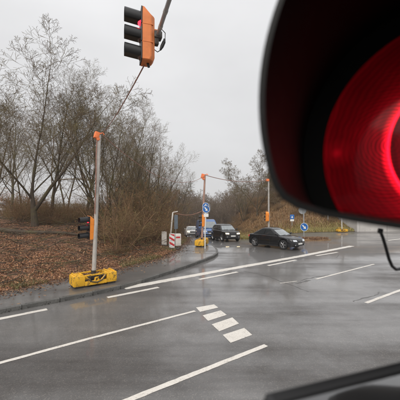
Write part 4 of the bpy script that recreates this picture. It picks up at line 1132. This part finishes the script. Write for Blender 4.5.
def shrub(k, x, y, s_, label, group, zf=z_bank, hs=1., name='bare_shrub'):
    e = empty(name, (x, y, float(zf(x, y)) - .05), label, 'shrub', rng.uniform(0, 6.28), group); e.scale = (s_, s_, s_ * hs)
    st, lf = BR[k]; put('stems', st, None, e)
    if lf: put('leaves', lf, None, e)
    return e
G3 = 'bare shrubs forming the thicket left of the side road'; L3 = 'tangled brown shrub in the dense thicket along the side road'
cnt = 0
for x0, y0, k, s_ in [(xx, yy, None, None) for xx in np.arange(-9, -1, .95) for yy in np.arange(15, 37, 1.25)]:
    x = x0 + rng.uniform(-.45, .45); y = y0 + rng.uniform(-.5, .5); o_ = float(left_o(x, y))
    if o_ < 1.3 or o_ > 6.2: continue
    xp = 200 + 300 * x / y
    if xp < 84 or (xp < 112 and y < 17.5): continue
    sc_k = .34 + .13 * min(o_, 4) if xp > 120 else .27
    if rng.random() < .22: continue
    shrub(rng.choice([0, 0, 1, 1, 2]), x, y, sc_k * rng.uniform(.6, 1.45), L3, G3, hs=rng.uniform(.8, 1.5)); cnt += 1
G4 = 'low bare shrubs among the trunks on the litter bank'; L4 = 'low sparse brown shrub among the trunks at the back of the litter bank'
for _ in range(44):
    y = rng.uniform(20, 38); xp = rng.uniform(-15, 105); x = (xp - 200) / 300 * y
    if left_o(x, y) < 6.5 or xp < 13: continue
    shrub(rng.choice([0, 1, 2, 2]), x, y, rng.uniform(.6, 1.05), L4, G4, hs=rng.uniform(.7, 1.1))
G5 = 'russet shrubs still holding dead leaves at the left'; L5 = 'russet shrub still holding dead leaves at the left of the wood'
for xp, y in ((2, 49), (12, 50), (17, 33), (-6, 48), (25, 36)):
    shrub(3, (xp - 200) / 300 * y, y, 1.15, L5, G5)
G6 = 'brown brushwood clumps covering the embankment'; L6 = 'brown brushwood clump on the slope of the embankment'
for k_ in range(210):
    x = rng.uniform(4.2, 24) if k_ < 120 else rng.uniform(4, 11); y = rng.uniform(30, 47) if k_ < 120 else rng.uniform(40, 66); o_ = float(right_o(x, y))
    if o_ < 3.0 or o_ > 30 or (o_ < 9 and rng.random() < .5): continue
    shrub(rng.choice([0, 2, 2, 2]), x, y, rng.uniform(.45, .8), L6, G6, zf=z_emb, hs=rng.uniform(.6, .95))

# the distant wood reads as one mass
def transform_join(name, srcs, places, m_):
    V, F, b_ = [], [], 0
    dat = []
    for me in srcs:
        v = np.empty(len(me.vertices) * 3, np.float32); me.vertices.foreach_get('co', v); f = np.empty(len(me.loops), np.int32); me.loops.foreach_get('vertex_index', f)
        dat.append((v.reshape(-1, 3), f.reshape(-1, 4)))
    for k, x, y, z, s_, a, sz in places:
        v, f = dat[k]; c, s2_ = math.cos(a), math.sin(a)
        q = np.stack([(v[:, 0] * c - v[:, 1] * s2_) * s_ + x, (v[:, 0] * s2_ + v[:, 1] * c) * s_ + y, v[:, 2] * s_ * sz + z], 1); V.append(q); F.append(f + b_); b_ += len(q)
    me = np_mesh(name, np.concatenate(V), np.concatenate(F)); me.materials.append(m_); me.shade_smooth(); o_ = put(name, me); o_['kind'] = 'stuff'; return o_
CFG_F = dict(CFG); CFG_F['kids'] = [10, 6, 4, 0]; CFG_F['rmin'] = .022; CFG_F['seg'] = [5, 4, 3, 2]
FAR = []
for sd in (41, 42, 43):
    r = random.Random(sd); W_ = Wood(); grow(W_, r, Vector((0, 0, -.3)), Vector((0, 0, 1)), 8.5, .16, 0, 3, CFG_F)
    FAR.append(W_.mesh('far', (0, 1, 2, 3), {0: 5, 1: 3, 2: 3, 3: 3}))
pl_ = []
for _ in range(150):
    d = rng.uniform(58, 105); xp = rng.uniform(120, 290); x = (xp - 200) / 300 * d
    z = -4.2 + (rng.uniform(-.5, .5)); top_y = np.interp(xp, [120, 170, 200, 225, 250, 290], [186, 193, 200, 197, 192, 186]) + rng.uniform(-5, 9)
    Hh = px(0, top_y, d)[2] - z; pl_.append((rng.randrange(3), x, d, z, Hh / 8.5, rng.uniform(0, 6.28), 1.))
transform_join('distant_wood', FAR, pl_, M['wood_far'])
pl_ = []
for _ in range(200):
    d = rng.uniform(52, 84); xp = rng.uniform(110, 285); x = (xp - 200) / 300 * d
    if -6 < x < 4.2 and d < 60: continue
    pl_.append((rng.randrange(3), x, d, -3.6, rng.uniform(1.1, 1.9), rng.uniform(0, 6.28), 1.0))
transform_join('distant_brush', [BR[0][0], BR[1][0], BR[2][0]], pl_, M['wood_far'])

# pylon far behind the wood
py_ = empty('pylon', px(190.5, 205, 260)[:2] + (-8.,), 'faint lattice pylon rising behind the distant wood', 'pylon', R(20))
zt_ = px(0, 181, 260)[2] + 8
m_ = MB()
for sx in (-1, 1):
    for sy in (-1, 1): m_.tube([(sx * 2.2, sy * 2.2, 0), (sx * .9, sy * .9, zt_ * .6), (sx * .15, sy * .15, zt_)], .14, 4)
lv = np.linspace(.05, .95, 11)
for a_, b_ in zip(lv, lv[1:]):
    wa, wb_ = [np.interp(q, [0, .6, 1], [2.2, .9, .15]) for q in (a_, b_)]
    for sy in (-1, 1):
        m_.tube([(-wa, sy * wa, a_ * zt_), (wb_, sy * wb_, b_ * zt_)], .07, 3); m_.tube([(wa, sy * wa, a_ * zt_), (-wb_, sy * wb_, b_ * zt_)], .07, 3)
m_.done('lattice_tower', M['lattice'], py_)
for q, w_ in ((.70, 3.6), (.82, 4.2), (.93, 2.8)):
    m_ = MB(); m_.tube([(-w_, 0, q * zt_), (0, 0, q * zt_ + .5), (w_, 0, q * zt_)], .12, 4); m_.tube([(-w_, 0, q * zt_), (w_, 0, q * zt_)], .1, 4); m_.done('cross_arm', M['lattice'], py_)

# ------------------------------------------------------------------ leaf litter, sticks, grass
n = 120000
u = nrng.uniform(-5, 26, n * 2); ofs = nrng.exponential(5.5, n * 2) + .02
V_ = np.interp(u, _eu, _ev) + ofs; x = u * LP[0] + V_ * LD[0]; y = u * LP[1] + V_ * LD[1]
xp = 200 + 300 * x / np.maximum(y, .1); ok = (y > 4) & (xp > -110) & (xp < 215) & (ofs < 20); x, y = x[ok][:n], y[ok][:n]
cl_ = np.sin(x * 2.1 + np.sin(y * 1.7) * 2) * np.sin(y * 2.4 + np.sin(x * 1.3) * 2); kk = nrng.uniform(-1, .6, len(x)) < cl_; x, y = x[kk], y[kk]
z = z_bank(x, y) + nrng.uniform(.005, .07, len(x))
me = leaf_cloud('leaf_litter', np.stack([x, y, z], 1), .036, ((.34, .135, .06), (.20, .08, .042), (.46, .29, .16), (.07, .038, .023), (.38, .20, .09)), flat=.55)
o = put('leaf_litter', me); o['kind'] = 'stuff'
# stray leaves on path edge and road gutter
n = 5000; u = nrng.uniform(-4, 22, n); ofs = -nrng.exponential(.28, n); V_ = np.interp(u, _eu, _ev) + ofs; x = u * LP[0] + V_ * LD[0]; y = u * LP[1] + V_ * LD[1]
me = leaf_cloud('stray_leaves', np.stack([x, y, z_road(x, y) + .128], 1), .045, ((.16, .075, .04), (.09, .045, .03), (.24, .15, .08)), flat=.93); o = put('stray_leaves', me); o['kind'] = 'stuff'

W_ = Wood(); r = random.Random(77)
for _ in range(900):
    y = r.uniform(10, 26); xp = r.uniform(-10, 170); x = (xp - 200) / 300 * y
    if left_o(x, y) < .6: continue
    a = r.uniform(0, 6.28); z = float(z_bank(x, y)); L = r.uniform(.4, 2.2)
    d_ = Vector((math.cos(a), math.sin(a), r.uniform(-.05, .35))).normalized(); p = Vector((x, y, z + .03))
    pts = [p + d_ * L * k / 4 + Vector((r.gauss(0, .04), r.gauss(0, .04), r.gauss(0, .03))) for k in range(5)]
    W_.add(0, [tuple(q) for q in pts], [q_ * r.uniform(.35, 1.1) for q_ in (.02, .018, .015, .012, .008)])
me = W_.mesh('fallen_sticks', (0,), {0: 4}); o = put('fallen_sticks', me, M['bark']); o['kind'] = 'stuff'
lg = MB(); lx = [(-11.6 + .9 * k, 16.9 + .18 * k) for k in range(6)]
lg.tube([(a, b_, float(z_bank(a, b_)) + .10 + .05 * math.sin(k * 2)) for k, (a, b_) in enumerate(lx)], [.13, .12, .11, .10, .08, .05], 8)
tag(lg.done('fallen_branch', M['bark'], smooth=True), 'long fallen branch lying across the leaf litter below the big tree', 'branch')

def blades(name, x, y, z, h, cols_, wd=.012):
    n = len(x); a = nrng.uniform(0, 6.28, n); ln = nrng.uniform(.1, .6, n); h = h * nrng.uniform(.5, 1.3, n)
    ca, sa = np.cos(a), np.sin(a); P = np.stack([x, y, z], 1); sd = np.stack([-sa, ca, 0 * a], 1) * wd
    tip = P + np.stack([ca * ln * h, sa * ln * h, h], 1); midp = P + np.stack([ca * ln * h * .3, sa * ln * h * .3, h * .55], 1)
    v = np.stack([P - sd, P + sd, midp + sd * .8, tip + sd * .1, tip - sd * .1, midp - sd * .8], 1).reshape(-1, 3)
    i = np.arange(n)[:, None] * 6; f = np.concatenate([i + [0, 1, 2, 5], i + [5, 2, 3, 4]]); me = np_mesh(name, v, f)
    cols_ = np.array(cols_); w_ = nrng.dirichlet(np.ones(len(cols_)) * .6, n); col = (w_ @ cols_) * nrng.uniform(.7, 1.25, (n, 1))
    at = me.attributes.new('col', 'FLOAT_COLOR', 'POINT'); at.data.foreach_set('color', np.repeat(np.c_[col, np.ones(n)], 6, 0).astype(np.float32).ravel())
    me.materials.append(M['blade']); o = put(name, me); o['kind'] = 'stuff'; return o
# along the path edge, in tufts
n = 16000; u = nrng.uniform(-2, 24, n); ofs = np.abs(nrng.normal(0, .4, n)); V_ = np.interp(u, _eu, _ev) + ofs; x = u * LP[0] + V_ * LD[0]; y = u * LP[1] + V_ * LD[1]
tuft = np.array([mnoise.noise(Vector((a * .8, b_ * .8, 0))) for a, b_ in zip(x, y)]); ok = tuft > .02
x, y = x[ok], y[ok]
blades('bank_grass', x, y, z_bank(x, y), .11, ((.14, .14, .035), (.20, .15, .06), (.09, .10, .03), (.22, .17, .09)), .008)
# verge grass at the foot of the embankment
n = 60000; u = nrng.uniform(-26, 12, n); ofs = np.abs(nrng.normal(0, 1.6, n)); V_ = np.interp(u, _vu, _vv) + ofs; x = u * RP[0] + V_ * RD[0]; y = u * RP[1] + V_ * RD[1]
ok = (x > 2) & (x < 26); x, y = x[ok], y[ok]
blades('verge_grass', x, y, z_emb(x, y), .22, ((.26, .26, .06), (.36, .28, .10), (.19, .20, .05), (.38, .26, .12)), .02)
# dead bracken higher up
n = 110000; x = nrng.uniform(3.0, 26, n); y = nrng.uniform(29, 62, n); o_ = right_o(x, y); ok = (o_ > 1.2) & (o_ < 26); x, y = x[ok], y[ok]
blades('dead_bracken', x, y, z_emb(x, y), .26, ((.30, .15, .055), (.18, .085, .035), (.34, .20, .085), (.10, .055, .025), (.28, .2, .08)), .022)
# island tufts
n = 2500; a = nrng.uniform(0, 6.28, n); q = np.sqrt(nrng.uniform(0, 1, n)); x = ip.x + .75 + 1.15 * q * np.cos(a); y = ip.y - .2 + .45 * q * np.sin(a)
blades('island_grass', x, y, np.full(n, ip.z + .1), .16, ((.26, .13, .07), (.16, .08, .05), (.3, .2, .1)), .015)

# ------------------------------------------------------------------ damp air
S.cycles.volume_bounces = 2
hm = bpy.data.materials.new('damp air'); hm.use_nodes = True; t = hm.node_tree; t.nodes.clear()
out = t.nodes.new('ShaderNodeOutputMaterial'); pv = t.nodes.new('ShaderNodeVolumePrincipled')
pv.inputs['Color'].default_value = (.93, .94, .96, 1); pv.inputs['Density'].default_value = .0008; pv.inputs['Anisotropy'].default_value = .2
t.links.new(pv.outputs[0], out.inputs['Volume'])
mb = MB(); mb.box((0, 125, 7), (500, 300, 44)); hz_ = mb.done('haze', hm); hz_['kind'] = 'stuff'
